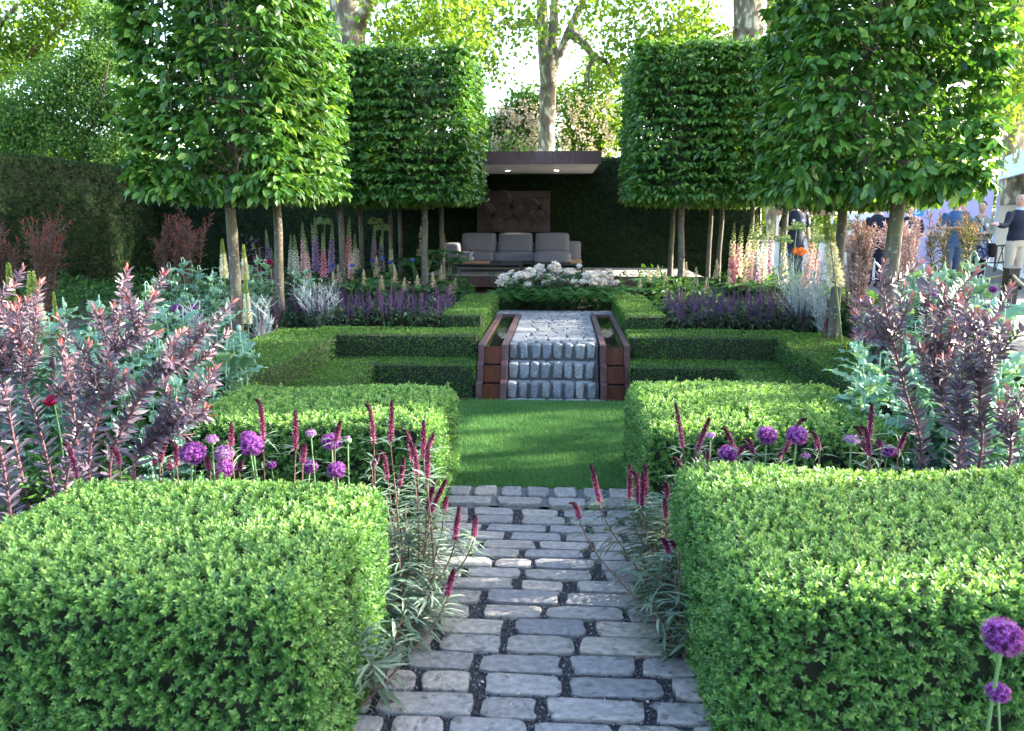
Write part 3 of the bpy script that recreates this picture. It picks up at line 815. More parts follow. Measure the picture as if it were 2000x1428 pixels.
for (px, py, qx, qy) in ((998, 405, 1012, 393), (962, 422, 973, 414), (1052, 408, 1064, 401)):
    mb = MB(); p, q = X(px, py), X(qx, qy); tube(mb, spline([p, (p + q) / 2 + np.array([0, -.05, .02]), q + np.array([0, -.03, 0])], 8), [.03, .045, .05, .045, .035, .032, .03, .008], 8); mb.obj('seed_body', M['bronze'], rl, True)
for pts in ([(1015, 380), (1024, 392), (1030, 402)], [(1030, 391), (1050, 387), (1070, 386)], [(1010, 427), (1014, 436), (1014, 446)], [(985, 430), (1000, 425), (1012, 427)], [(1058, 412), (1068, 422), (1074, 434)], [(1060, 410), (1068, 416), (1075, 421)], [(1040, 428), (1041, 440), (1038, 448)]):
    mb = MB(); tube(mb, spline([X(*p) + np.array([0, .0, 0]) for p in pts], 9), .011, 5); mb.obj('stem', M['bronze'], rl, True)

# ------------------------------------------------------------------ sofa and table
sf = thing('sofa', 'long grey outdoor sofa with three loose back cushions on the deck', 'sofa')
SX = lambda px, Y=15.: at(px, 500, Y)[0]
def cush(name, px0, px1, y0, y1, z0, z1, r=.035, puff=.012, Y=15., tilt=0.):
    mb = MB(); x0, x1 = SX(px0, Y), SX(px1, Y); c = ((x0 + x1) / 2, (y0 + y1) / 2, (z0 + z1) / 2)
    rbox(mb, x0 - c[0], x1 - c[0], y0 - c[1], y1 - c[1], z0 - c[2], z1 - c[2], r, 7, puff=puff)
    o = mb.obj(name, M['fabric'], sf, True, c); o.rotation_euler = (tilt, 0, 0); return o
cush('seat_cushion', 891, 966, 14.86, 15.45, .905, 1.075); cush('seat_cushion', 967, 1043, 14.86, 15.45, .905, 1.075)
cush('chaise_cushion', 1043.5, 1114, 14.6, 15.45, .895, 1.085, .045, .014, 14.7)
for a, b in ((904, 968), (975, 1038.5), (1047, 1110)): cush('back_cushion', a, b, 15.28, 15.46, 1.06, 1.425, .028, .018, 15.3, -.16)
cush('armrest', 870, 898, 14.84, 15.55, .885, 1.255, .05, .008)
cush('backrest', 898.5, 1043, 15.5, 15.62, .885, 1.26, .04, .005, 15.5); cush('backrest', 1044, 1134, 15.5, 15.62, .885, 1.275, .04, .005, 15.5)
mb = MB()
box(mb, SX(870), SX(1043), 14.85, 14.89, .862, .90); box(mb, SX(870), SX(1135), 15.56, 15.60, .862, .90)
box(mb, SX(1044, 14.62), SX(1137, 14.62), 14.6, 14.64, .855, .893); box(mb, SX(870), SX(870) + .04, 14.89, 15.56, .862, .90)
box(mb, SX(1044, 14.62), SX(1044, 14.62) + .04, 14.64, 15.56, .8551, .8931); box(mb, SX(1137, 14.62) - .04, SX(1137, 14.62), 14.64, 15.56, .8551, .8931)
mb.obj('frame', M['steel'], sf)
for px, Y in ((871, 14.85), (1040, 14.85), (1045, 14.6), (1135, 14.6), (871, 15.55), (1133, 15.55)):
    mb = MB(); x = SX(px, Y); box(mb, x, x + .04, Y, Y + .04, ZD, .861); mb.obj('leg', M['steel'], sf)
for k in range(9):
    mb = MB(); box(mb, SX(1114.5, 14.62), SX(1137, 14.62), 14.61 + k * .09, 14.68 + k * .09, .894, .925); mb.obj('teak_slat', M['teak'], sf)
ct = thing('coffee_table', 'low coffee table with teak slats and a black tray before the sofa', 'table')
TX0, TX1, TY0, TY1 = SX(884, 14.3), SX(1020, 14.3), 14.2, 14.58
mb = MB(); box(mb, TX0, TX1, TY0, TY0 + .035, .872, .905); box(mb, TX0, TX1, TY1 - .035, TY1, .872, .905); box(mb, TX0, TX0 + .035, TY0 + .0352, TY1 - .0352, .872, .905); box(mb, TX1 - .035, TX1, TY0 + .0352, TY1 - .0352, .872, .905)
mb.obj('frame', M['steel'], ct)
for x in (TX0, TX1 - .035):
    for y in (TY0, TY1 - .035):
        mb = MB(); box(mb, x, x + .035, y, y + .035, ZD, .871); mb.obj('leg', M['steel'], ct)
for k in range(4):
    mb = MB(); box(mb, TX0 + .003, SX(955, 14.3), TY0 + .01 + k * .092, TY0 + .092 + k * .092, .906, .932); mb.obj('teak_slat', M['teak'], ct)
mb = MB(); box(mb, SX(957, 14.3), SX(974, 14.3), TY0 + .01, TY1 - .01, .906, .928); mb.obj('panel', M['steel'], ct)
mb = MB(); box(mb, SX(976, 14.3), SX(1018, 14.3), TY0 + .01, TY1 - .01, .906, .934); mb.obj('tray', M['black_top'], ct)
mb = MB(); th = np.linspace(0, 6.283, 13)[:-1]
def lathe(prof, seg=14):
    mb = MB(); n = len(prof); th = np.linspace(0, 2 * np.pi, seg, endpoint=False)
    v = np.array([[(r * math.cos(t), r * math.sin(t), z) for t in th] for r, z in prof]).reshape(-1, 3)
    i = np.arange(n - 1)[:, None] * seg; j = np.arange(seg)[None]; k = (j + 1) % seg
    mb.add(v, np.stack([i + j, i + k, i + seg + k, i + seg + j], -1).reshape(-1, 4)); return mb
tag(lathe([(.001, 0), (.06, 0), (.062, .02), (.03, .13), (.02, .17), (.035, .215), (.031, .213), (.017, .17), (.026, .13), (.056, .02), (.001, .008)]).obj('carafe', M['glass'], None, True, (SX(920, 14.35), 14.36, .9325)), 'clear glass carafe of water on the coffee table', 'carafe')
gl = lathe([(.001, 0), (.028, 0), (.034, .11), (.031, .108), (.026, .008), (.001, .006)]).mesh('tumbler', M['glass'], True)
for px, y, w_ in ((902, 14.3, 'left-hand'), (908, 14.42, 'right-hand')):
    tag(link(bpy.data.objects.new('tumbler', gl)), '%s clear glass tumbler of the pair beside the carafe' % w_, 'glass', 'tumblers').location = (SX(px, 14.35), y, .9325)

# ------------------------------------------------------------------ plane trees and other trees behind
def blob_leaves(mb, c, rad, n, size, kind='d2', t0=.5, flat=.8):
    c = np.asarray(c, float); d = rnd_dir(n) * (RS.rand(n, 1) ** .45)
    p = c + d * np.array([rad, rad, rad * flat])
    # leaves gather on sprays
    k = max(3, n // 14); hubs = c + rnd_dir(k) * (RS.rand(k, 1) ** .4) * np.array([rad, rad, rad * flat])
    p = p * .35 + hubs[RS.randint(k, size=n)] * .65 + RS.normal(size=(n, 3)) * rad * .07
    D = rnd_dir(n) + np.array([0, 0, -.35]); U = rnd_dir(n) * .8 + np.array([0, 0, .7])
    leaves(mb, p, D, U, size * RS.uniform(.7, 1.25, n), size * .8 * RS.uniform(.7, 1.2, n), kind, .25, .1, tint=np.clip(t0 + RS.normal(size=n) * .2, 0, 1))
def big_tree(name, label, trunk, r0, r1, limbs_, blobs, leafm='plane', size=.17, barkm='plane_bark', seg=18, group=None, dense=1.6):
    base = np.array([trunk[0][0], trunk[0][1], 0.])
    t = thing(name, label, 'tree', tuple(base), group=group)
    pts = spline(trunk, 20); mb = MB(); tube(mb, pts - base, np.linspace(r0, r1, 20) * (1 + RS.uniform(-.02, .02, 20)), seg, wob=.02)
    mb.obj('trunk', M[barkm], t, True)
    for (p, ra, rb) in limbs_:
        mb = MB(); q = spline(p, 16); tube(mb, q - base, np.linspace(ra, rb, 16) * (1 + RS.uniform(-.06, .06, 16)), 10 if ra > .15 else 6)
        mb.obj('limb', M[barkm], t, True)
    mb = MB()
    for (c, rad, n) in blobs: blob_leaves(mb, np.asarray(c) - base, rad, int(n * dense), size)
    mb.obj('crown', M[leafm], t)
    return t
A = lambda px, py, Y: tuple(at(px, py, Y))
Y = 27.
big_tree('plane_tree', 'plane tree with a mottled pale trunk forking in three above the canopy roof', [A(1066, 470, Y), A(1067, 300, Y), A(1070, 180, Y), A(1072, 110, Y)], .285, .275,
    [([A(1066, 170, Y), A(1061, 90, Y), A(1058, 0, Y), A(1050, -120, Y)], .20, .18), ([A(1074, 175, Y), A(1080, 80, Y + .2), A(1084, 0, Y + .2), A(1090, -120, Y)], .19, .15),
     ([A(1080, 140, Y), A(1105, 75, Y), A(1130, 20, Y), A(1165, -60, Y)], .15, .12),
     ([A(1050, 45, Y), A(1025, 42, Y), A(1000, 55, Y - .5), A(985, 40, Y - .7), A(955, 70, Y - 1), A(938, 105, Y - 1)], .12, .03),
     ([A(1112, 62, Y), A(1140, 85, Y - .5), A(1160, 110, Y - 1), A(1185, 122, Y - 1), A(1195, 150, Y - 1.2)], .17, .04),
     ([A(1160, 112, Y - 1), A(1148, 140, Y - 1), A(1150, 165, Y - 1), A(1138, 175, Y - 1)], .09, .03)],
    [(A(930, 20, 24), 2.0, 420), (A(1000, 60, 25), 1.8, 320), (A(850, 40, 24), 2.2, 380), (A(1190, 40, 25), 2.0, 420), (A(1290, 60, 26), 2.2, 500), (A(1240, 110, 26), 1.6, 420), (A(1120, 60, 28), 1.6, 200), (A(960, 130, 26), 1.2, 180),
     (A(1050, -120, 26), 4., 900), (A(900, -90, 25), 3., 700), (A(1250, -100, 26), 3.5, 900)])
Y = 23.
big_tree('plane_tree', 'stout plane tree trunk rising behind the left square-headed hornbeams', [A(690, 470, Y), A(688, 200, Y), A(684, 80, Y), A(674, -10, Y), A(660, -120, Y)], .34, .54,
    [([A(690, 110, Y), A(760, 90, Y - 1), A(830, 45, Y - 2), A(850, 28, Y - 2), A(890, 38, Y - 2.5), A(920, 42, Y - 3), A(925, 60, Y - 3)], .11, .03), ([A(700, 60, Y), A(730, -20, Y - 1), A(780, -120, Y - 2)], .2, .12)],
    [(A(800, 30, 20), 1.8, 330), (A(770, 80, 21), .9, 150), (A(880, 20, 20), 1.6, 340), (A(780, 100, 21), .9, 120), (A(900, 90, 21), 1.2, 200), (A(800, -90, 20), 2.4, 500), (A(620, -60, 27), 2.5, 700), (A(560, -60, 27), 3.5, 900)])
big_tree('plane_tree', 'straight mottled plane trunk rising behind the right square-headed hornbeams', [A(1458, 470, 26), A(1460, 200, 26), A(1462, 0, 26), A(1464, -120, 26)], .47, .45,
    [([A(1484, 30, 26), A(1500, 25, 26.2), A(1508, 45, 26), A(1530, 70, 25)], .14, .08), ([A(1437, 52, 26), A(1422, 62, 25), A(1400, 70, 24.5), A(1370, 90, 24)], .06, .02)],
    [(A(1360, 40, 27.5), 1.6, 420), (A(1390, 90, 27.5), 1.2, 300), (A(1320, 100, 27), 1.4, 420), (A(1560, 20, 28), 1.4, 200), (A(1420, -130, 29), 3.5, 800), (A(1560, -80, 26), 3., 600)])
big_tree('plane_tree', 'brown plane trunk leaning behind the white booth at the right edge', [A(1978, 400, 25), A(1983, 250, 25), A(1990, 120, 25), A(1982, 0, 25), A(1972, -120, 25)], .32, .26,
    [([A(1990, 100, 25), A(1965, 60, 24), A(1930, 20, 23)], .08, .03)],
    [(A(1960, 150, 24), 1.3, 380), (A(1945, 220, 24), 1.3, 420), (A(1985, 60, 24), 1.2, 200), (A(1940, 40, 24), 1.2, 220), (A(2060, 120, 24), 2.5, 700), (A(2000, -90, 24), 3., 600)])
big_tree('plane_tree', 'pale plane trunk mostly hidden behind the near right hornbeam', [A(1512, 470, 34), A(1512, 200, 34), A(1513, 0, 34), A(1514, -60, 34)], .33, .3, [], [(A(1500, 30, 34), 1.6, 200), (A(1540, -60, 33), 3., 500)])
# chestnut with pale candles, left of the pale forked trunk
ch = big_tree('chestnut_tree', 'rounded green chestnut with pale flower candles left of the forked plane trunk', [A(1005, 470, 33), A(1005, 330, 33), A(1008, 260, 33)], .22, .12, [],
    [(A(1010, 250, 33), 1.6, 900), (A(1030, 210, 33), 1.4, 700), (A(985, 280, 33), 1.4, 800), (A(970, 250, 32.5), 1.0, 350), (A(1040, 280, 33), 1.5, 700), (A(1000, 320, 32), 1.8, 800)], 'shrubtree', .20, 'twig')
mb = MB()
for k in range(150):
    c = np.array(A(RS.uniform(962, 1056), RS.uniform(205, 330), 31.8)) - np.array(ch.location)
    leaves(mb, c + RS.normal(size=(12, 3)) * np.array([.05, .05, .13]), rnd_dir(12), rnd_dir(12), .11, .08, 'd2')
mb.obj('blossom', M['blossom'], ch)
c2 = big_tree('chestnut_tree', 'yellow-green tree with pale blossom right of the forked plane trunk', [A(1172, 470, 34), A(1172, 300, 34), A(1170, 200, 34)], .15, .08, [([A(1172, 290, 34), A(1150, 255, 34), A(1110, 235, 33)], .07, .02), ([A(1172, 300, 34), A(1130, 290, 34), A(1105, 265, 34)], .07, .02)],
    [(A(1150, 220, 34), 1.9, 900), (A(1180, 150, 34), 1.8, 800), (A(1110, 200, 35), 1.6, 700), (A(1130, 280, 34), 1.8, 900), (A(1190, 260, 34), 1.6, 700), (A(1240, 200, 35), 2., 600)], 'plane', .18, 'twig')
mb = MB()
for k in range(120):
    c = np.array(A(RS.uniform(1085, 1200), RS.uniform(190, 320), 32.3)) - np.array(c2.location)
    leaves(mb, c + RS.normal(size=(10, 3)) * np.array([.05, .05, .10]), rnd_dir(10), rnd_dir(10), .10, .07, 'd2')
mb.obj('blossom', M['blossom'], c2)
# soft airy tree at the upper left, behind the yew
Y = 17.5
big_tree('airy_tree', 'airy fine-leaved tree leaning over the yew hedge at the upper left', [A(150, 430, Y), A(165, 330, Y), A(170, 250, Y)], .12, .07,
    [([A(165, 330, Y), A(200, 180, Y - .5), A(215, 110, Y - .5)], .04, .012), ([A(160, 320, Y), A(80, 200, Y), A(40, 170, Y)], .045, .012), ([A(170, 270, Y), A(195, 190, Y), A(160, 160, Y)], .03, .01), ([A(150, 340, Y), A(60, 260, Y), A(-20, 240, Y)], .04, .01)],
    [(A(120, 170, Y), 1.15, 3000), (A(190, 120, Y), .9, 2200), (A(200, 210, Y), .95, 2400), (A(60, 230, Y), 1.1, 2600), (A(130, 270, Y), 1.1, 2600), (A(30, 280, Y), .9, 1800), (A(225, 290, Y), .8, 1600), (A(220, 40, Y), .8, 1400), (A(-40, 200, Y), 1.2, 2000), (A(290, 200, Y), 1.1, 1800)], 'shrubtree', .075, 'twig')
big_tree('plane_tree', 'sunlit yellow-green tree high at the upper left corner', [A(-60, 430, 28), A(-40, 200, 28), A(-30, 0, 28)], .4, .3,
    [([A(-30, 80, 27), A(20, 25, 26), A(50, -10, 26)], .09, .04), ([A(-40, 200, 28), A(60, 100, 27), A(150, 30, 27)], .14, .05)],
    [(A(40, 60, 27), 1.7, 620), (A(110, 30, 27), 1.6, 600), (A(30, 130, 27), 1.6, 650), (A(180, 10, 27), 1.6, 600), (A(230, 90, 28), 1.6, 500), (A(90, 110, 28), 1.4, 420), (A(-60, 80, 27), 2.6, 900), (A(80, -90, 26), 4., 1300), (A(10, 230, 28), 1.4, 400)])
mb = MB()
for k in range(60):
    px = -500 + 3000 * (k + RS.uniform(-.3, .3)) / 60.
    Yk = RS.uniform(46, 60)
    zt = RS.uniform(3, 7.5) if 930 < px < 1250 else RS.uniform(4, 9)
    for j in range(5):
        c = np.array(at(px + RS.uniform(-40, 40), 424, Yk)); c[2] = RS.uniform(.5, zt)
        blob_leaves(mb, c, RS.uniform(1.6, 2.8), 270, .33)
tag(mb.obj('treeline', M['plane']), 'far yellow-green woodland filling the gaps between the trees', 'woodland', kind='stuff')

# tall planes unseen to the right of the view: their crowns shade the garden, sun comes through the gaps
def shade_tree(x, y, h, blobs, label):
    bl = []
    for (bx, by, bz, r, n) in blobs: bl.append(((bx, by, bz), r, n))
    big_tree('plane_tree', label, [(x, y, -.1), (x + .1, y, h * .4), (x - .1, y, h * .8), (x, y, h)], .5, .25,
        [([(x, y, h * .55), (x + (bx - x) * .5, y + (by - y) * .5, h * .55 + (bz - h * .55) * .6), (bx, by, bz)], .15, .04) for (bx, by, bz, r, n) in blobs[::2]], bl, size=.19, dense=1.)
rs_ = np.random.RandomState(5)
def cloud(k, n, r, s0, s1, y0, y1, z0, z1):
    """crown clumps that lie towards the sun from the garden: s = distance to the right of the axis"""
    return [(rs_.uniform(s0, s1), rs_.uniform(y0, y1), rs_.uniform(z0, z1), r * rs_.uniform(.8, 1.2), n) for _ in range(k)]
shade_tree(14.5, 6.5, 9, cloud(9, 420, 1.7, 10, 19, 2.5, 9.5, 4.2, 9.5), 'tall plane tree beyond the right edge shading the near hedges')
shade_tree(21.0, 13.0, 10, cloud(9, 460, 2.0, 16, 26, 8, 17, 5.0, 11.), 'tall plane tree far beyond the right edge shading the left border')
shade_tree(15.5, 20.5, 13, [(rs_.uniform(3.5, 13), rs_.uniform(12, 19), rs_.uniform(8.6, 12.5), 2.0 * rs_.uniform(.8, 1.2), 520) for _ in range(10)] + [(rs_.uniform(8, 12), rs_.uniform(17.5, 22), rs_.uniform(9.2, 11.5), 2.0, 700) for _ in range(7)], 'unseen plane tree added beyond the right edge to shade the left yew')  # unseen tree, its clumps added to keep sun off the left yew
# ------------------------------------------------------------------ border plants: materials
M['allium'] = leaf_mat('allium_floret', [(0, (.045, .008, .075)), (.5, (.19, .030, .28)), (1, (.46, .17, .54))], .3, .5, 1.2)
M['allium_pale'] = leaf_mat('pale_allium_floret', [(0, (.20, .08, .30)), (.5, (.36, .17, .47)), (1, (.60, .38, .66))], .3, .5, 1.1)
M['stem'] = plain('flower_stem', (.10, .19, .07), .6)
M['darkstem'] = plain('dark_stem', (.11, .055, .045), .6)
M['spike'] = leaf_mat('loosestrife_floret', [(0, (.020, .003, .010)), (.45, (.075, .008, .028)), (.8, (.20, .022, .075)), (1, (.48, .18, .30))], .1, .5, 1.)
M['silver'] = leaf_mat('silver_green_leaf', [(0, (.065, .115, .07)), (.5, (.135, .195, .135)), (1, (.25, .31, .235))], .2, .5, 1.2)
M['poppy'] = leaf_mat('glaucous_poppy_leaf', [(0, (.065, .165, .115)), (.5, (.13, .27, .195)), (1, (.25, .40, .29))], .25, .42, 1.3)
M['poppybud'] = plain('poppy_bud', (.20, .34, .24), .5, var=.2)
M['crimson'] = leaf_mat('crimson_petal', [(0, (.16, .005, .04)), (1, (.36, .02, .10))], .3, .5, 1.2)
M['orange'] = leaf_mat('orange_petal', [(0, (.62, .13, .01)), (1, (.85, .26, .02))], .3, .5, 1.2)
M['blue'] = leaf_mat('blue_petal', [(0, (.04, .05, .34)), (1, (.10, .16, .60))], .2, .5, 1.)
M['leuc'] = leaf_mat('plum_conebush_leaf', [(0, (.036, .034, .050)), (.45, (.085, .064, .092)), (.75, (.185, .115, .145)), (.92, (.30, .12, .125)), (1, (.40, .10, .085))], .06, .36, 1.0, .5)
M['leucstem'] = plain('conebush_stem', (.105, .040, .048), .55)
M['conebush'] = leaf_mat('reddish_conebush_leaf', [(0, (.035, .035, .020)), (.5, (.085, .060, .040)), (.8, (.17, .055, .045)), (1, (.26, .05, .045))], .25, .5, 1.3)
M['pinkbush'] = leaf_mat('pink_conebush_leaf', [(0, (.30, .21, .20)), (.5, (.54, .40, .385)), (1, (.72, .45, .42))], .05, .4, 1.2)
M['bronzebush'] = leaf_mat('olive_conebush_leaf', [(0, (.045, .06, .02)), (.5, (.105, .125, .04)), (.85, (.17, .12, .045)), (1, (.26, .07, .03))], .3, .5, 1.3)
M['foxgreen'] = leaf_mat('border_leaf', [(0, (.018, .055, .018)), (.5, (.04, .11, .03)), (1, (.09, .19, .045))], .3, .5, 1.6)
for nm, a, b in (('pink', (.42, .12, .20), (.62, .30, .38)), ('purple', (.26, .16, .36), (.44, .32, .50)), ('white', (.55, .55, .46), (.78, .77, .70)), ('blush', (.62, .34, .40), (.80, .60, .60))):
    M['fox_' + nm] = leaf_mat(nm + '_foxglove_bell', [(0, a), (1, b)], .3, .5, 1.1)
M['foxtip'] = leaf_mat('foxglove_bud', [(0, (.18, .26, .10)), (1, (.40, .46, .24))], .2, .5, 1.2)
M['lily'] = leaf_mat('foxtail_floret', [(0, (.58, .60, .52)), (1, (.86, .86, .80))], .3, .5, 1.)
M['lilytip'] = leaf_mat('foxtail_bud', [(0, (.20, .30, .07)), (1, (.42, .50, .18))], .2, .5, 1.2)
M['salvia'] = leaf_mat('violet_salvia', [(0, (.020, .010, .065)), (.5, (.055, .026, .165)), (1, (.12, .062, .30))], .15, .5, 1.1)
M['salvialeaf'] = leaf_mat('salvia_leaf', [(0, (.012, .034, .018)), (.5, (.028, .066, .034)), (1, (.065, .12, .058))], .15, .45, 1.3)
M['white_wire'] = plain('silver_stem', (.36, .41, .41), .7)
M['cream'] = leaf_mat('cream_plume', [(0, (.36, .28, .17)), (1, (.62, .54, .38))], .2, .7, 1.1)
M['rodger'] = leaf_mat('rodgersia_leaf', [(0, (.016, .055, .022)), (.5, (.032, .10, .035)), (1, (.07, .16, .05))], .25, .35, 1.5)
M['peony'] = leaf_mat('peony_petal', [(0, (.74, .62, .62)), (.4, (.84, .77, .75)), (1, (.90, .88, .84))], .25, .6, 1.)
M['peonyleaf'] = leaf_mat('peony_leaf', [(0, (.010, .040, .014)), (.5, (.024, .075, .024)), (1, (.06, .14, .035))], .25, .35, 1.5)
M['fern'] = leaf_mat('fern_frond', [(0, (.03, .11, .03)), (.5, (.06, .18, .045)), (1, (.11, .26, .06))], .3, .5, 1.5)
M['lupin'] = leaf_mat('burgundy_lupin', [(0, (.055, .006, .030)), (.6, (.13, .012, .065)), (1, (.22, .07, .16))], .1, .5, 1.)
M['umbel'] = leaf_mat('green_umbel', [(0, (.16, .26, .07)), (1, (.36, .45, .16))], .2, .6, 1.2)
M['spurge'] = leaf_mat('yellow_spurge', [(0, (.20, .26, .02)), (1, (.46, .50, .06))], .3, .5, 1.2)
M['purpleleaf'] = leaf_mat('dark_purple_leaf', [(0, (.018, .010, .020)), (1, (.055, .030, .050))], .1, .5, 1.2)

def zbed(x, y):
    if y > 13.3: return .30
    if y > 8.1 and x < 4.3: return .47
    if x > 4.35: return .34
    if abs(x) > 2.25 and y > 3.6 : return .16
    return .03
def stemcurve(h, lean=0., n=9, hook=0.):
    z = np.linspace(0, h, n); f = z / h
    return np.stack([lean * f ** 2 * h, .15 * lean * f * h, z], 1)

# alliums
def allium(r, k, dens=330):
    parts = []
    mb = MB(); n = dens; d = rnd_dir(n)
    if k == 'half': d[:, 2] = np.abs(d[:, 2]) * .8 - .05; d = nrm(d)
    if k == 'bud': d[:, 2] = np.abs(d[:, 2]) + .6; d = nrm(d)
    sq = np.array([1, 1, .90])
    c = d * sq * r * RS.uniform(.45, .95, (n, 1)) ** .8
    a = nrm(np.cross(d, rnd_dir(n))); b = np.cross(d, a)
    pl = r * .22
    for q in range(5):
        t = 2 * np.pi * q / 5 + RS.rand(n)
        D = a * np.cos(t)[:, None] + b * np.sin(t)[:, None] + d * .55
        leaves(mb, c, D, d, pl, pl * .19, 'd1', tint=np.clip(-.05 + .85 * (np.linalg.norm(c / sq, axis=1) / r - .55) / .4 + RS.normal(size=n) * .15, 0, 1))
    for q in d[:110]: tube(mb, [q * r * .1, q * sq * r * .85], r * .012, 3, cap=False, tint=.1)
    if k in ('half', 'bud'):
        for q in range(18): pass
    parts.append(('flower_head', mb))
    return mb
def allium_proto(k):
    mats = M['allium_pale'] if k in ('pale', 'half', 'bud') else M['allium']
    r = {'full': .047, 'pale': .047, 'half': .034, 'bud': .018}[k]
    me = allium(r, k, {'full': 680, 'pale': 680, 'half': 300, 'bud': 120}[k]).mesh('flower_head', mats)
    return me
AH = {k: allium_proto(k) for k in ('full', 'pale', 'half', 'bud')}
sp = MB(); th = lathe([(.001, -.018), (.010, -.012), (.013, -.002), (.001, .004)], 8); AB = th.mesh('bud_base', M['stem'], True)
def set_allium(px, py, Y, k, s, label, group, zb=None):
    p = at(px, py, Y); x, y = p[0] + RS.uniform(-.04, .04), p[1] + RS.uniform(-.05, .05)
    z0 = zbed(x, y) if zb is None else zb
    t = thing('allium', label, 'allium', (x, y, z0), 0, group)
    mb = MB(); q = spline([(0, 0, 0), ((p[0] - x) * .3 + RS.uniform(-.02, .02), 0, (p[2] - z0) * .5), (p[0] - x, p[1] - y, p[2] - z0)], 8)
    tube(mb, q, .0042 * s, 6); mb.obj('stem', M['stem'], t, True)
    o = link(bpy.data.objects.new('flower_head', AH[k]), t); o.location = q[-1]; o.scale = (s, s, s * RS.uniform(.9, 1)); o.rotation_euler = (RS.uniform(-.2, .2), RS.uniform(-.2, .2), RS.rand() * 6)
    if k in ('half', 'bud'):
        o = link(bpy.data.objects.new('bud_base', AB), t); o.location = q[-1]; o.scale = (1.6 * s,) * 3
    return t
gal, gar = 'alliums behind the left front box block', 'alliums behind the right front box block'
for (px, py, r, k, lb) in ((376, 885, 27, 'full', 'large round purple allium leftmost of the row behind the left front box block'), (414, 860, 14, 'half', 'small flat purple allium just right of the leftmost big one'), (437, 886, 22, 'pale', 'pale lilac allium above a darker one behind the left box block'),
                           (437, 916, 22, 'full', 'purple allium sinking behind the left box block under the pale lilac one'), (485, 856, 19, 'full', 'purple allium partly behind a second one in the left pair'), (493, 871, 24, 'full', 'purple allium in front of its twin in the left pair'),
                           (607, 848, 12, 'half', 'half-open lilac allium on a straight green stem left of the lone big one'), (648, 863, 23, 'full', 'lone big purple allium on the right of the left row'), (679, 857, 8, 'bud', 'narrow allium bud just opening, right of the lone big purple one'),
                           (605, 912, 18, 'full', 'dark purple allium half sunk behind the left box block below the half-open one'), (657, 918, 20, 'full', 'purple allium half sunk behind the left box block below the lone big one'), (530, 908, 10, 'full', 'tiny shaded allium low behind the left box block')):
    set_allium(px, py, RS.uniform(3.35, 3.8), k, r / 23. * (.74 if k == 'full' or k == 'pale' else 1.), lb, gal, .03) if False else set_allium(px, py, RS.uniform(3.3, 3.75), k, {'full': r / 19.8, 'pale': r / 19.8, 'half': r / 14.3, 'bud': r / 7.6}[k], lb, gal, .03)
for (px, py, r, k, lb) in ((1388, 852, 11, 'half', 'small half-open lilac allium at the left end of the right row'), (1424, 886, 22, 'full', 'purple allium half hidden by a dark spike at the left of the right row'), (1498, 850, 22, 'full', 'flattened purple allium second of the tall pair on the right'),
                           (1557, 850, 22, 'full', 'round magenta purple allium in the middle of the right row'), (1663, 862, 17, 'half', 'smaller purple allium near the right end of the right row'), (1735, 881, 17, 'full', 'purple allium at the right end of the row under the plum bush'), (1574, 892, 10, 'half', 'tiny allium low behind the right box block')):
    set_allium(px, py, RS.uniform(3.6, 3.95), k, {'full': r / 18.6, 'pale': r / 18.6, 'half': r / 13.4, 'bud': r / 7}[k], lb, gar, .03)
set_allium(1960, 1243, 1.95, 'full', 1.16, 'big close purple allium at the right edge in front of the box block', 'close alliums at the right edge', 0)
set_allium(1949, 1352, 1.98, 'full', .70, 'smaller close allium below the big one at the right edge', 'close alliums at the right edge', 0)

# loosestrife: burgundy spikes over silver leaves
def spike_mesh(L, r, curve, hook, seed):
    rs = np.random.RandomState(seed); mb = MB()
    pts = spline([(0, 0, 0), (curve * .2 * L, 0, L * .5), (curve * L * .5 + hook * .010, 0, L * .88), (curve * L * .6 + hook * .034, 0, L * (1.0 if hook == 0 else .97))], 24)
    tube(mb, pts, r * .35, 5, tint=.2)
    tg = nrm(np.gradient(pts, axis=0)); a = np.array([0, 1., 0]); P, D, T, S = [], [], [], []
    for i in range(24):
        f = i / 23.; rr = r * (1.0 if f < .45 else 1 - .55 * ((f - .45) / .55) ** 1.3)
        b = np.cross(tg[i], a)
        m = 11
        for j in range(m):
            t = 2 * np.pi * (j + .5 * (i % 2)) / m
            o = a * math.cos(t) + b * math.sin(t)
            P.append(pts[i] + o * rr * .82); D.append(o + tg[i] * .3); S.append(rr * (.42 if f < .5 else .36)); T.append(np.clip(.72 - .75 * f + rs.normal() * .13, 0, 1))
    P, D, T, S = map(np.array, (P, D, T, S))
    chips(mb, P, S, T)
    k = (T > .45); leaves(mb, P[k] + D[k] * .001, D[k], rnd_dir(k.sum()), S[k] * 2.0, S[k] * .9, 'd1', tint=1.)
    return mb
SPK = {}
for i, (cv, hk) in enumerate(((0, 0), (.1, 0), (.1, -1), (.15, 1), (.3, 0))):
    SPK[i] = spike_mesh(.15, .0115, cv, hk, 70 + i).mesh('flower_spike', M['spike'])
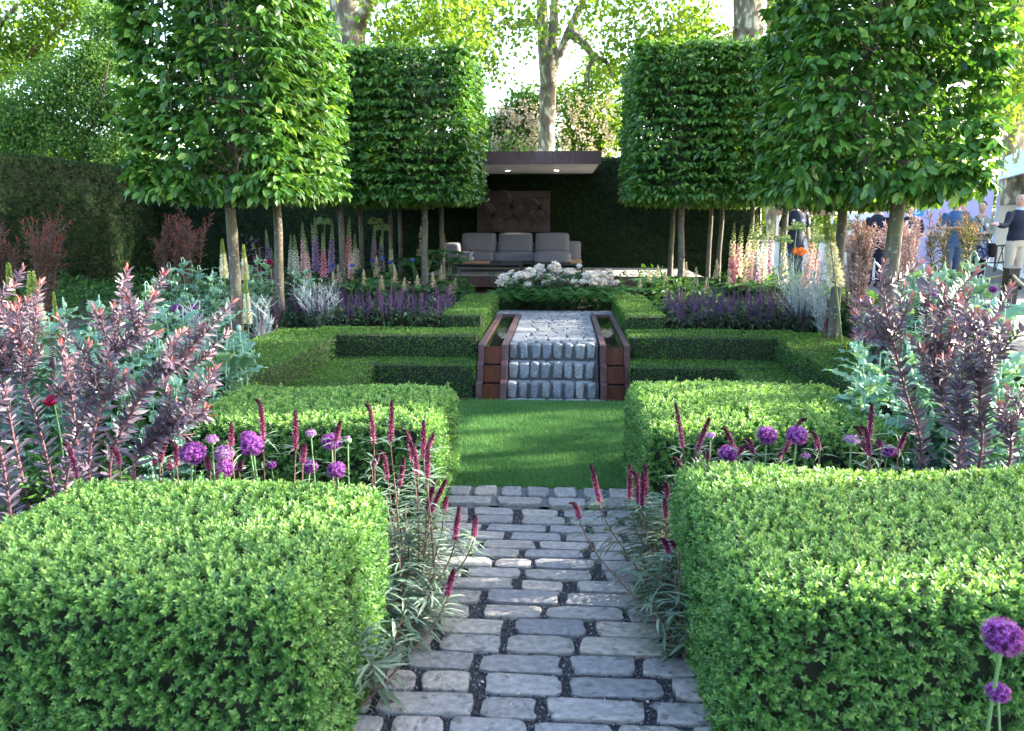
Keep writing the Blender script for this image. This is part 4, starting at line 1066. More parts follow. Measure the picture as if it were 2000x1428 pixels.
def silver_leaves(pts, n, L0=.14):
    mb = MB(); m = len(pts)
    tg = nrm(np.gradient(pts, axis=0))
    idx = RS.uniform(0, m - 1.01, n); i0 = idx.astype(int); fr = (idx - i0)[:, None]
    P = pts[i0] * (1 - fr) + pts[i0 + 1] * fr; T = tg[i0]
    s = nrm(np.cross(T, rnd_dir(n)))
    f = idx / (m - 1)
    D = s + T * .35 + np.array([0, 0, .1]); L = L0 * RS.uniform(.55, 1.2, n) * (1.15 - .55 * f)
    S = nrm(np.cross(D, T))
    # two-segment arching leaves
    D = nrm(D); U = nrm(np.cross(S, D)); U *= np.sign(U[:, 2:3] + 1e-6)
    leaves(mb, P, D, U, L, L * .105, 'd6', .3, .35, tint=np.clip(.5 + RS.normal(size=n) * .22, 0, 1))
    return mb
def loosestrife(px, py, bx, by, Y, k, label, group, flip=1, base=None, leafy=26, s=1., Yb=None):
    """tip pixel, spike-base pixel, distance; the stem grows from the bed to the spike's base"""
    tip, b = at(px, py, Y), at(bx, by, Y)
    g = np.array([b[0] + RS.uniform(-.05, .05), (Yb or Y) + RS.uniform(-.05, .05), .02]) if base is None else np.array(base)
    t = thing('loosestrife', label, 'loosestrife', g, 0, group)
    ax = tip - b; Ls = np.linalg.norm(ax)
    if base is None: mids = [(b - g) * np.array([.25, .4, .5])]
    else: mids = [(b - g) * np.array([.45, .45, .35]), (b - g) * np.array([.85, .85, .72])]
    pts = spline([(0, 0, 0)] + [tuple(m) for m in mids] + [tuple(b - g - nrm(ax) * .01), tuple(b - g + nrm(ax) * .02)], 14)
    mb = MB(); tube(mb, pts, np.linspace(.0042, .0028, 14), 5); mb.obj('stem', M['darkstem'], t, True)
    silver_leaves(pts[:13], leafy).obj('leaves', M['silver'], t)
    o = link(bpy.data.objects.new('flower_spike', SPK[k]), t)
    o.location = pts[-2]; q = Vector(ax).to_track_quat('Z', 'Y'); e = q.to_euler()
    rot = Vector((0, 0, 1)).rotation_difference(Vector(ax)).to_matrix().to_4x4() @ Matrix.Rotation(0 if flip > 0 else math.pi, 4, 'Z')
    o.rotation_euler = rot.to_euler(); o.scale = (s * .95, s * .95, Ls / .15)
    return t
gl_, gr_ = 'loosestrife behind the left front box block', 'loosestrife behind the right front box block'
ll = 'burgundy loosestrife spike behind the left front box block'
for (px, py, bx, by, k, fl) in ((508, 786, 514, 865, 2, 1), (577, 809, 577, 884, 0, 1), (452, 832, 452, 878, 0, 1), (661, 829, 655, 868, 1, 1), (592, 873, 591, 910, 1, 1), (318, 863, 313, 908, 3, 1), (342, 868, 345, 915, 2, 1), (300, 885, 303, 915, 2, 1), (405, 898, 410, 925, 0, 1), (330, 900, 334, 925, 0, 1), (470, 906, 468, 925, 0, 1),
                            (722, 795, 730, 872, 2, 1), (766, 790, 763, 868, 0, 1), (828, 828, 827, 900, 0, 1), (795, 843, 806, 905, 2, 1), (806, 868, 815, 935, 2, 1), (843, 853, 836, 880, 1, 1), (836, 876, 834, 940, 0, 1), (735, 893, 728, 916, 1, 1), (748, 884, 757, 940, 2, 1), (786, 898, 780, 955, 1, 1)):
    Y = RS.uniform(3.25, 3.7) if px < 700 else RS.uniform(3.2, 3.9)
    loosestrife(px, py, bx, by, Y, k, ll, gl_, fl, leafy=24 if px < 700 else 34)
lr = 'burgundy loosestrife spike behind the right front box block'
for (px, py, bx, by, k, fl) in ((1321, 793, 1334, 878, 0, 1), (1381, 822, 1361, 886, 1, 1), (1418, 839, 1438, 895, 2, 1), (1557, 819, 1532, 888, 3, 1), (1590, 848, 1600, 884, 2, 1), (1463, 861, 1472, 893, 2, 1), (1450, 871, 1442, 895, 3, 1), (1526, 882, 1520, 900, 0, 1), (1676, 836, 1694, 893, 2, 1), (1703, 797, 1698, 862, 0, 1), (1690, 838, 1698, 895, 2, 1),
                            (1371, 872, 1356, 940, 1, 1), (1386, 866, 1382, 905, 0, 1), (1322, 896, 1345, 955, 2, 1), (1333, 906, 1317, 965, 1, 1), (1715, 864, 1722, 878, 0, 1), (1765, 850, 1755, 885, 1, 1), (1370, 905, 1366, 930, 0, 1)):
    loosestrife(px, py, bx, by, RS.uniform(3.5, 3.95), k, lr, gr_, fl, leafy=24 if px > 1400 else 34)
lp = {0: 'burgundy loosestrife spike leaning over the path from the left clump', 1: 'burgundy loosestrife spike leaning over the path from the right clump'}
for (px, py, bx, by, Y, k, base) in ((846, 940, 833, 1000, 3.35, 1, (-.56, 3.25, .02)), (867, 940, 840, 1005, 3.3, 1, (-.57, 3.1, .02)), (871, 975, 867, 1003, 3.4, 0, (-.55, 3.35, .02)), (893, 994, 888, 1060, 3.05, 1, (-.60, 2.85, .02)), (928, 1012, 925, 1052, 3.1, 0, (-.58, 2.95, .02))):
    loosestrife(px, py, bx, by, Y, k, lp[0], 'loosestrife spilling over the path from the left', base=base, leafy=95)
loosestrife(881, 1117, 872, 1168, 2.62, 1, 'lowest burgundy loosestrife spike bending far out over the path from the left clump', 'loosestrife spilling over the path from the left', base=(-.63, 2.42, .02), leafy=50)
for (px, py, bx, by, Y, k, base) in ((1156, 911, 1172, 985, 3.6, 0, (.56, 3.3, .02)), (1231, 911, 1230, 980, 3.7, 0, (.57, 3.45, .02)), (1243, 924, 1246, 985, 3.6, 2, (.58, 3.5, .02)), (1256, 926, 1254, 992, 3.5, 0, (.58, 3.4, .02)), (1260, 910, 1262, 970, 3.75, 0, (.60, 3.6, .02)), (1300, 945, 1303, 975, 3.5, 2, (.6, 3.45, .02)), (1299, 978, 1301, 1015, 3.4, 0, (.59, 3.3, .02)), (1296, 1055, 1308, 1085, 3.1, 2, (.58, 2.95, .02)), (1314, 1060, 1322, 1085, 3.1, 2, (.59, 3.0, .02)), (1322, 1038, 1325, 1070, 3.2, 0, (.6, 3.1, .02))):
    loosestrife(px, py, bx, by, Y, k, lp[1], 'loosestrife spilling over the path from the right', base=base, leafy=95)
loosestrife(1123, 985, 1133, 1018, 3.15, 2, 'burgundy loosestrife spike on a long curved stem reaching furthest over the path from the right', 'loosestrife spilling over the path from the right', base=(.60, 2.9, .02), leafy=90)
loosestrife(133, 870, 152, 940, 3.2, 2, 'burgundy loosestrife spike hanging before the plum bush at the far left', gl_, leafy=10)
loosestrife(225, 880, 234, 912, 3.3, 2, 'dark hooked loosestrife tip among the plum bush stems on the left', gl_, leafy=10)
# low silver foliage at the foot of the spikes, both sides of the path
def silver_clump(x, y, n, label):
    t = thing('loosestrife', label, 'loosestrife', (x, y, .02))
    st, lf = MB(), MB()
    for k in range(n):
        a = RS.rand() * 6.28; h = RS.uniform(.18, .42); o = np.array([math.cos(a), math.sin(a), 0]) * RS.uniform(.02, .10)
        pts = spline([o * .4, o * 1.0 + np.array([0, 0, h * .5]), o * 1.7 + np.array([0, 0, h])], 9)
        tube(st, pts, .003, 4); sub = silver_leaves(pts, 34, .16)
        lf.v += sub.v; lf.f += [f + lf.n for f in sub.f]; lf.m += sub.m; lf.t += sub.t; lf.n += sub.n
    st.obj('stems', M['darkstem'], t); lf.obj('leaves', M['silver'], t)
for (x, y, n, s) in ((-.60, 2.55, 5, 'nearest silver-leaved loosestrife clump at the foot of the left box block'), (-.58, 2.95, 6, 'silver-leaved loosestrife clump beside the back corner of the left box block'), (-.66, 3.45, 6, 'silver-leaved loosestrife clump filling the gap between the two left box blocks'),
                     (.585, 2.85, 6, 'nearest silver-leaved loosestrife clump at the foot of the right box block'), (.56, 3.2, 7, 'silver-leaved loosestrife clump halfway along the right box block'), (.62, 3.62, 7, 'silver-leaved loosestrife clump filling the gap between the two right box blocks')):
    silver_clump(x, y, n, s)

# plum conebush: stems from survey points
def conebush(name, label, stems, Y, dY, L, W, m, sm_, dens=85, rad=.0075, zb=.03, tipf=1.0, cat='shrub'):
    c = at(*stems[0][0][0], Y); base = np.array([c[0], Y, zb]); t = thing(name, label, cat, base)
    st, lf = MB(), MB()
    for (poly, tips) in stems:
        yo = Y + RS.uniform(-dY, dY)
        P = [at(px, py, yo + RS.uniform(-.03, .03)) for px, py in poly]
        g = P[0] + (P[0] - P[1]) * .2; g = np.array([g[0], yo, zb]) if P[0][2] > zb + .05 else P[0]
        main = spline([g] + P, 16)
        segs = [(main, rad, rad * .75, .0, .35)]
        fk = P[-1]
        for (tx, ty) in tips:
            e = at(tx, ty, yo + RS.uniform(-.14, .14))
            mid_ = (fk + e) / 2 + np.array([(e - fk)[0] * .12, 0, -.015])
            br = spline([fk, mid_, e], 10); segs.append((br, rad * .6, rad * .35, .35, 1.0))
            ln = np.linalg.norm(e - fk)
            for q in range(int(ln / .13)):                    # side shoots
                s0 = br[RS.randint(3, 8)]; e2 = s0 + (e - fk) * RS.uniform(.25, .45) + RS.normal(size=3) * ln * .16 + np.array([0, 0, .02])
                segs.append((spline([s0, (s0 + e2) / 2 + RS.normal(size=3) * .01, e2], 6), rad * .4, rad * .28, .45, .95))
        for (pl, ra, rb, f0, f1) in segs:
            tube(st, pl - base, np.linspace(ra, rb, len(pl)), 6)
            tot = np.linalg.norm(np.diff(pl, axis=0), axis=1).sum(); n = max(8, int(tot * dens * (1.0 if f0 == 0 else 1.5)))
            u = np.linspace(.06 if f0 else .12, 1, n) * (len(pl) - 1.001); i0 = u.astype(int); fr = (u - i0)[:, None]
            p = pl[i0] * (1 - fr) + pl[i0 + 1] * fr; tg = nrm(pl[i0 + 1] - pl[i0])
            a = nrm(np.cross(tg, np.array([.3, .9, .2]))); b = np.cross(tg, a)
            th = np.arange(n) * 2.39996 + RS.rand() * 6
            o = a * np.cos(th)[:, None] + b * np.sin(th)[:, None]
            f = u / (len(pl) - 1)
            ff = f0 + (f1 - f0) * f
            ang = R(58) - R(34) * np.clip((f - .7) / .3, 0, 1) * (1 if f0 else 0)
            D = o * np.sin(ang)[:, None] + tg * np.cos(ang)[:, None] + RS.normal(size=(n, 3)) * .1
            U = tg * np.sin(ang)[:, None] - o * np.cos(ang)[:, None]
            U = U + np.cross(D, U) * RS.normal(size=(n, 1)) * .9 + np.array([0, -.55, .2])
            sz = (1.0 if f0 == 0 else .74) * RS.uniform(.8, 1.1, n) * (1 - .25 * f * (f0 > 0))
            tint = np.clip(.25 + .40 * ff ** 1.4 + (.38 * tipf) * np.clip((f - .86) / .14, 0, 1) * (f1 > .9) + RS.normal(size=n) * .10, 0, 1)
            leaves(lf, p - base, D, U, L * sz, W * sz, 'd6', .22, .05, tint=tint)
    st.obj('stems', M[sm_], t, True); lf.obj('leaves', M[m], t)
    return t
conebush('plum_conebush', 'plum-leaved conebush with red shoot tips spreading at the left edge behind the front box block', [
    ([(60, 1000), (28, 860), (5, 740)], [(40, 590), (-15, 560), (70, 640), (15, 640), (-20, 660)]),
    ([(110, 980), (80, 850), (45, 745)], [(30, 600), (75, 610), (60, 690), (8, 690)]),
    ([(165, 990), (150, 860), (140, 770)], [(118, 668), (128, 710), (170, 720), (100, 760)]),
    ([(175, 960), (176, 880), (200, 780)], [(172, 672), (220, 720), (245, 730), (150, 740)]),
    ([(130, 940), (165, 800), (215, 690)], [(248, 540), (195, 612), (300, 575), (222, 600), (275, 640), (255, 655)]),
    ([(215, 910), (255, 810), (308, 728)], [(345, 655), (395, 640), (410, 692), (370, 690), (330, 672)]),
    ([(262, 910), (295, 865), (322, 835)], [(400, 800), (388, 765), (332, 765), (345, 790), (412, 730), (365, 850)]),
    ([(20, 1000), (5, 900), (-20, 800)], [(-30, 700), (15, 760)])], 3.55, .3, .084, .0225, 'leuc', 'leucstem', 125)
conebush('plum_conebush', 'plum-leaved conebush with red shoot tips standing behind the right front box block', [
    ([(1800, 880), (1770, 770), (1742, 660)], [(1724, 527), (1690, 585), (1672, 612), (1780, 580), (1755, 620), (1695, 655), (1720, 610)]),
    ([(1886, 880), (1850, 800), (1832, 748)], [(1846, 565), (1806, 580), (1880, 576), (1800, 680), (1860, 640), (1830, 650)]),
    ([(1876, 880), (1876, 820), (1872, 770)], [(1860, 690), (1900, 690), (1890, 640), (1840, 700)]),
    ([(1917, 880), (1914, 800), (1916, 745)], [(1902, 618), (1925, 628), (1972, 640), (1945, 655), (1930, 680), (1900, 690)])], 3.85, .2, .084, .0225, 'leuc', 'leucstem', 125)
conebush('plum_conebush', 'small plum-leaved conebush at the right edge beside the larger plum bush', [
    ([(1974, 890), (1970, 850), (1966, 830)], [(1965, 770), (1995, 765), (2012, 778), (1950, 790)])], 3.75, .05, .066, .019, 'leuc', 'leucstem', 125)
def bush_stems(px0, px1, ytop, ybase, n, fan=.3):
    out = []
    for k in range(n):
        x = RS.uniform(px0, px1); xb = (px0 + px1) / 2 * .5 + x * .5; yt = ytop + abs(RS.normal()) * (ybase - ytop) * .16
        ym = yt + (ybase - yt) * .45
        out.append(([(xb, ybase), ((xb + x) / 2, (ybase + ym) / 2), (x, ym)], [(x + RS.uniform(-10, 10), yt), (x + RS.uniform(-16, 16), yt + (ym - yt) * .3), (x + RS.uniform(-18, 18), yt + (ym - yt) * .45)]))
    return out
conebush('conebush', 'tall reddish narrow-leaved conebush at the left edge before the yew', bush_stems(-30, 28, 435, 620, 7), 7.2, .2, .085, .017, 'conebush', 'leucstem', 60, .006, .16)
conebush('conebush', 'tall reddish narrow-leaved conebush with two red tips behind the white foxtail lily', bush_stems(58, 112, 432, 640, 8), 6.8, .2, .085, .017, 'conebush', 'leucstem', 60, .006, .16)
conebush('conebush', 'dull reddish conebush standing against the yew left of the front hornbeam trunk', bush_stems(305, 432, 425, 590, 14), 10.2, .4, .11, .02, 'conebush', 'leucstem', 45, .008, .47)
conebush('conebush', 'pale pink conebush glowing between the right hornbeam trunks', bush_stems(1640, 1700, 432, 580, 14), 8.3, .3, .08, .026, 'pinkbush', 'leucstem', 85, .006, .47)
conebush('conebush', 'pale pink conebush right of the near right hornbeam trunk', bush_stems(1735, 1790, 430, 590, 14), 8.5, .3, .08, .026, 'pinkbush', 'leucstem', 85, .006, .47)
conebush('conebush', 'upright olive and rust conebush in front of the lavender wall', bush_stems(1812, 1902, 415, 560, 12), 9.0, .3, .09, .018, 'bronzebush', 'leucstem', 45, .007, .34)

# poppies: glaucous, frilled leaves, nodding buds
def frill_leaf(mb, p, d, u, L, W, tint, seg=8):
    d = nrm(np.asarray(d, float)); s = nrm(np.cross(d, u)); u = np.cross(s, d)
    rs = RS; ph = rs.rand() * 6
    V = []
    for i in range(seg + 1):
        f = i / seg
        c = p + d * L * (f - .1 * f * f) + u * L * (.10 * f - .42 * f * f)
        w_ = W * .5 * (math.sin(math.pi * min(1, f * .86 + .12)) ** .75) * (1 - .15 * f)
        for j, q in enumerate((-1, -.55, 0, .55, 1)):
            jag = (1.0 if i % 2 else .74) if abs(q) == 1 else 1.
            wave = (.13 * W * math.sin(i * 2.6 + ph + (1.7 if q > 0 else 0)) if abs(q) == 1 else 0) + (.05 * W if abs(q) > 0 else 0)
            V.append(c + s * w_ * q * jag + u * wave)
    F = [(i * 5 + j, i * 5 + j + 1, (i + 1) * 5 + j + 1, (i + 1) * 5 + j) for i in range(seg) for j in range(4)]
    tt = np.array([tint + (.22 if (k % 4) in (0, 3) else 0) + rs.normal() * .06 for k in range(len(F))])
    mb.add(V, F, 0, np.clip(tt, 0, 1))
BUD = lathe([(.001, -.022), (.012, -.016), (.0165, 0), (.013, .014), (.001, .022)], 8).mesh('bud', M['poppybud'], True)
def poppy_proto(seed, h, nstem, crimson=False):
    lf, st, bds = MB(), MB(), []
    for k in range(nstem):
        a = RS.rand() * 6.28; hh = h * (1 if k == 0 else RS.uniform(.6, .95)); o = np.array([math.cos(a), math.sin(a), 0]) * (.10 * k ** .5)
        pts = spline([o * .3, o * .8 + np.array([0, 0, hh * .5]), o + np.array([RS.uniform(-.03, .03), 0, hh * .93])], 10)
        kind = RS.choice(['nod', 'up', 'nod'])
        top = pts[-1]
        if kind == 'nod':
            hd = np.array([math.cos(a + 1), math.sin(a + 1), 0])
            hook = spline([top, top + np.array([0, 0, hh * .03]), top + hd * .018 + np.array([0, 0, hh * .048]), top + hd * .038 + np.array([0, 0, hh * .03]), top + hd * .042 + np.array([0, 0, hh * .005])], 9)
            tube(st, np.vstack([pts, hook[1:]]), .0042, 6); bp = hook[-1] - np.array([0, 0, .014]); ax = np.array([0, 0, -1.])
        else:
            tube(st, pts, .0045, 6); bp = top + np.array([0, 0, .012]); ax = np.array([0, 0, 1.])
        bds.append(bp)
        m = 12 if k == 0 else 8
        for i in range(m):
            f = (i + .3) / m; p = pts[min(9, int(f * 9.5))]; t = i * 2.4 + a
            dd = np.array([math.cos(t), math.sin(t), .55 + .5 * f])
            L = (.36 - .20 * f) * RS.uniform(.8, 1.2)
            frill_leaf(lf, p, dd, np.array([-math.cos(t) * .6, -math.sin(t) * .6, 1.]), L, L * .70, .42 + RS.normal() * .12)
    parts = [('leaves', lf.mesh('leaves', M['poppy'])), ('stems', st.mesh('stems', M['poppybud'], True)), ] + [('bud', BUD, b) for b in bds]
    return Proto('opium_poppy', 'poppy', parts)
POP = [poppy_proto(i, 1.0, n) for i, n in enumerate((2, 3, 3, 2, 3))]
def poppy(px, py, Y, label, group, k=None, wide=1.0):
    p = at(px, py, Y); zb = zbed(p[0], Y); h = p[2] - zb
    if h < .15: return
    return POP[RS.randint(5) if k is None else k].set((p[0], Y, zb), label, group, RS.rand() * 6.28, (max(h, .55) * wide, max(h, .55) * wide, h), (RS.uniform(-.06, .06), RS.uniform(-.06, .06)))
gpl, gpr = 'blue-green poppies in the left border', 'blue-green poppies in the right border'
pl_ = 'frilly blue-green poppy with nodding buds in the left border'; pr_ = 'frilly blue-green poppy with nodding buds in the right border'
poppy(462, 575, 5.35, 'frilly blue-green poppy with a hooked bud leaning over the box hedge on the left', gpl, 0); poppy(420, 600, 5.3, pl_, gpl, 0); poppy(470, 690, 5.3, pl_, gpl)
for (px, py, Y) in ((300, 580, 5.4), (262, 575, 5.6), (165, 570, 5.5), (130, 575, 5.4), (350, 590, 5.5), (95, 610, 5.1), (200, 620, 5.0), (250, 650, 4.8), (310, 660, 4.7), (365, 660, 4.8), (400, 680, 4.9), (160, 660, 4.6), (60, 640, 5.0), (230, 700, 4.5), (330, 720, 4.4), (290, 760, 4.3), (385, 740, 4.4), (20, 620, 5.2), (110, 690, 4.5), (430, 650, 5.1), (345, 820, 4.05), (290, 850, 4.0), (230, 800, 4.2),
                    (280, 545, 7.0), (330, 510, 8.6), (360, 500, 8.8), (300, 535, 8.3), (385, 515, 8.7), (410, 530, 8.4), (440, 510, 8.8), (480, 500, 9.0), (500, 495, 9.4), (520, 505, 9.2), (345, 540, 8.2), (570, 525, 9.3), (600, 520, 9.6), (590, 540, 9.0), (425, 545, 8.3), (490, 540, 8.6), (240, 600, 6.2), (190, 590, 6.4), (120, 590, 6.3), (370, 570, 6.6), (330, 600, 6.2)):
    poppy(px, py, Y, pl_, gpl)
poppy(1672, 655, 5.0, 'tall frilly blue-green poppy rising over the right-hand hedge arm', gpr, 0)
for (px, py, Y) in ((1695, 640, 4.9), (1720, 680, 4.6), (1760, 700, 4.4), (1800, 660, 4.5), (1830, 720, 4.3), (1870, 700, 4.4), (1690, 720, 4.5), (1745, 760, 4.2), (1790, 780, 4.15), (1850, 790, 4.1), (1930, 720, 4.3), (1960, 690, 4.5), (1990, 560, 4.3), (1985, 600, 4.6), (1940, 760, 4.1), (1900, 780, 4.1), (1975, 740, 4.3),
                    (1770, 520, 6.9), (1800, 500, 7.2), (1830, 510, 7.0), (1850, 505, 7.3), (1880, 520, 6.8), (1905, 485, 7.4), (1890, 500, 7.3), (1790, 545, 6.4), (1815, 550, 6.3), (1850, 545, 6.4), (1880, 550, 6.2), (1910, 530, 6.6), (1830, 580, 5.9), (1780, 580, 5.9), (1870, 590, 5.8), (1920, 570, 6.0), (1950, 610, 5.4), (1900, 620, 5.5), (1810, 620, 5.4), (1700, 590, 6.3), (1960, 640, 5.0)):
    poppy(px, py, Y, pr_, gpr)

# foxtail lilies
def foxtail_proto(kind):
    st, fl = MB(), MB(); H_ = 1.0
    rs = RS; lean = .16 if kind == 'lean' else .015
    pts = np.array([(lean * (1 - f) ** 1.6 * -1 + lean, 0, f * H_) if kind != 'lean' else (-lean * f ** 1.3 * 1.0, 0, f * H_) for f in np.linspace(0, 1, 26)])
    tube(st, pts[:24], np.linspace(.009, .004, 24), 6)
    n = 1100; f = RS.uniform(.58 if kind != 'young' else .70, 1, n); i = (f * 25).astype(int).clip(0, 24); P = pts[i] + (pts[(i + 1).clip(0, 25)] - pts[i]) * (f * 25 - i)[:, None]
    g = (f - .58) / .42
    r = .040 * np.clip(1.15 - g, .12, 1) ** .8 * (1 if kind != 'young' else .42)
    t = RS.rand(n) * 6.283; o = np.stack([np.cos(t), np.sin(t), RS.uniform(-.15, .35, n)], 1)
    green = (g > .62) if kind != 'young' else np.ones(n, bool)
    leaves(fl, P + o * (r * .45)[:, None], o, rnd_dir(n), r * RS.uniform(.5, .9, n) + .004, .014, 'd2', .2, mat=0, tint=RS.rand(n))
    c = fl.m[-1].reshape(n, 2); c[green] = 1; fl.m[-1] = c.ravel().astype(np.int32)
    return Proto('foxtail_lily', 'foxtail lily', [('stem', st.mesh('stem', M['stem'], True)), ('flower_spike', fl.mesh('flower_spike', [M['lily'], M['lilytip']]))])
FX = {k: foxtail_proto(k) for k in ('open', 'young', 'lean')}
def foxtail(px, py, Y, k, label, rz=0, wid=1.):
    p = at(px, py, Y); zb = zbed(p[0], Y); h = p[2] - zb
    FX[k].set((p[0], Y, zb), label, 'foxtail lilies', rz, (h * wid, h * wid, h))
foxtail(54, 531, 5.3, 'open', 'fat white foxtail lily with a green tip at the left before the reddish conebush', 0, 1.35)
foxtail(8, 515, 5.3, 'young', 'green-tipped foxtail lily cut by the left edge', 0, 1.5); foxtail(100, 572, 5.2, 'young', 'thin unopened green foxtail lily on a bare stem at the left', 0, 1.)
foxtail(431, 468, 8.6, 'open', 'small white foxtail lily left of the nearest left hornbeam trunk'); foxtail(473, 478, 8.8, 'open', 'white foxtail lily half behind the nearest left hornbeam trunk', 0, 1.); foxtail(476, 536, 6.9, 'open', 'green and white foxtail lily just right of the nearest left hornbeam trunk', 0, .8)
foxtail(1673, 420, 7.6, 'lean', 'tall bent white foxtail lily between the two near right hornbeam trunks', 0, 1.1)

# foxgloves
def foxglove_proto(c):
    fl, st, lf = MB(), MB(), MB(); h = 1.2
    pts = spline([(0, 0, 0), (.01, 0, .6), (RS.uniform(-.03, .03), 0, h)], 14); tube(st, pts, np.linspace(.008, .002, 14), 5)
    nb = 62
    for i in range(nb):
        f = .40 + .58 * i / nb; p = pts[min(13, int(f * 13))] * (1 - (f * 13) % 1) + pts[min(13, int(f * 13) + 1)] * ((f * 13) % 1)
        t = i * 2.4; g = (f - .40) / .58
        s = .066 * (1 - .78 * g) ; dr = -.75 + .9 * g
        d = nrm(np.array([math.cos(t), math.sin(t), dr])); a = nrm(np.cross(d, [0, 0, 1.])); b = np.cross(d, a)
        k = 6; th = np.linspace(0, 6.283, k + 1)[:-1]
        prof = [(0, .12), (.35, .22), (.85, .30), (1, .42)]
        V = np.array([p + d * s * q + (a * math.cos(x) + b * math.sin(x)) * s * r for q, r in prof for x in th])
        F = [(u * k + j, u * k + (j + 1) % k, (u + 1) * k + (j + 1) % k, (u + 1) * k + j) for u in range(3) for j in range(k)]
        fl.add(V, F, 1 if g > .62 else 0, RS.rand() * .4 + np.repeat([.5, .2, .6], k))
    n = 26; t = RS.rand(n) * 6.28
    leaves(lf, np.stack([np.cos(t) * .02, np.sin(t) * .02, RS.uniform(.02, .42, n)], 1), np.stack([np.cos(t), np.sin(t), RS.uniform(.1, .7, n)], 1), np.array([[0, 0, 1.]]), RS.uniform(.14, .26, n), RS.uniform(.06, .09, n), 'd6', .2, .3)
    return Proto('foxglove', 'foxglove', [('bells', fl.mesh('bells', [M['fox_' + c], M['foxtip']], True)), ('stem', st.mesh('stem', M['stem'])), ('leaves', lf.mesh('leaves', M['foxgreen']))])
FG = {c: foxglove_proto(c) for c in ('pink', 'purple', 'white', 'blush')}
def foxglove(px, py, Y, c, side):
    p = at(px, py, Y); zb = zbed(p[0], Y); h = max(p[2] - zb, .5); s = h / 1.2
    FG[c].set((p[0], Y, zb), '%s foxglove spire in the %s border below the hornbeams' % (c, side), '%s foxgloves in the %s border' % (c, side), RS.rand() * 6, (max(s, .8), max(s, .8), s * RS.uniform(.86, 1.04)), (RS.uniform(-.10, .10), RS.uniform(-.10, .10)))
for a in ((505, 452, 11.5, 'pink'), (518, 440, 12, 'purple'), (500, 470, 11.2, 'pink'), (530, 470, 11.5, 'pink'), (573, 434, 11.3, 'white'), (588, 428, 11.6, 'blush'), (598, 445, 11.2, 'blush'), (606, 412, 12, 'purple'), (615, 440, 11.6, 'purple'), (627, 446, 11, 'pink'), (642, 428, 11.5, 'purple'), (672, 420, 12, 'pink'), (680, 450, 11.5, 'blush'), (694, 434, 12.4, 'white'), (722, 436, 12.8, 'purple'), (735, 440, 12.6, 'purple'), (744, 446, 13, 'purple'), (762, 452, 13, 'white'), (560, 455, 12, 'white')): foxglove(*a, 'left')
for a in ((1436, 425, 11.5, 'blush'), (1448, 412, 11.3, 'blush'), (1458, 420, 11.6, 'white'), (1442, 450, 11.0, 'pink'), (1478, 418, 11.8, 'white'), (1492, 425, 11, 'white'), (1486, 445, 10.8, 'purple'), (1506, 420, 11.4, 'purple'), (1583, 420, 10, 'blush'), (1592, 440, 9.8, 'blush'), (1545, 440, 10.5, 'white'), (1612, 436, 9.8, 'purple'), (1575, 450, 9.6, 'blush'), (1468, 440, 11, 'blush')): foxglove(*a, 'right')

# salvia
def salvia_proto(seed):
    st, lf, fls = MB(), MB(), []
    for k in range(6):
        a = RS.rand() * 6.28; r = .12 * RS.rand() ** .5; h = RS.uniform(.34, .52)
        p0 = np.array([math.cos(a) * r * .5, math.sin(a) * r * .5, 0]); p1 = np.array([math.cos(a) * r, math.sin(a) * r, h])
        tube(st, [p0, p1], .0022, 4)
        fl = MB(); fls.append(fl)
        for i in range(15):
            f = .58 + .42 * i / 15; p = p0 + (p1 - p0) * f; m = 5
            t = np.arange(m) * 1.2566 + i; d = np.stack([np.cos(t), np.sin(t), np.full(m, .5)], 1)
            leaves(fl, np.repeat(p[None], m, 0), d, np.array([[0, 0, 1.]]), .022 * (1.15 - .6 * (f - .58) / .42), .010, 'd2', .4, tint=np.clip(RS.rand(m) * .8 + .3 - .5 * (i / 15.), 0, 1))
    n = 190; t = RS.rand(n) * 6.28; r = .17 * RS.rand(n) ** .5
    leaves(lf, np.stack([np.cos(t) * r, np.sin(t) * r, RS.uniform(.01, .29, n)], 1), np.stack([np.cos(t), np.sin(t), RS.uniform(-.3, .8, n)], 1) + RS.normal(size=(n, 3)) * .3, np.array([[0, 0, 1.]]), RS.uniform(.065, .11, n), RS.uniform(.02, .032, n), 'd4', .2, .25)
    return Proto('salvia', 'salvia', [('flower_spike', q.mesh('flower_spike', M['salvia'])) for q in fls] + [('stems', st.mesh('stems', M['darkstem'])), ('leaves', lf.mesh('leaves', M['salvialeaf']))])
SV = [salvia_proto(i) for i in range(4)]
for side, s, x0, x1 in (('left', -1, 1.30, 3.2), ('right', 1, 1.35, 3.3)):
    for yr in (8.36, 8.6, 8.85, 9.1, 9.35):
        x = x0
        while x < x1:
            SV[RS.randint(4)].set((s * x + RS.uniform(-.04, .04), yr + RS.uniform(-.06, .06), .465), 'violet salvia with dark leaves in the drift behind the %s box terraces' % side, 'salvia drift on the %s' % side, RS.rand() * 6, RS.uniform(.85, 1.08) * (1 if yr > 8.5 else .9))
            x += RS.uniform(.17, .24)

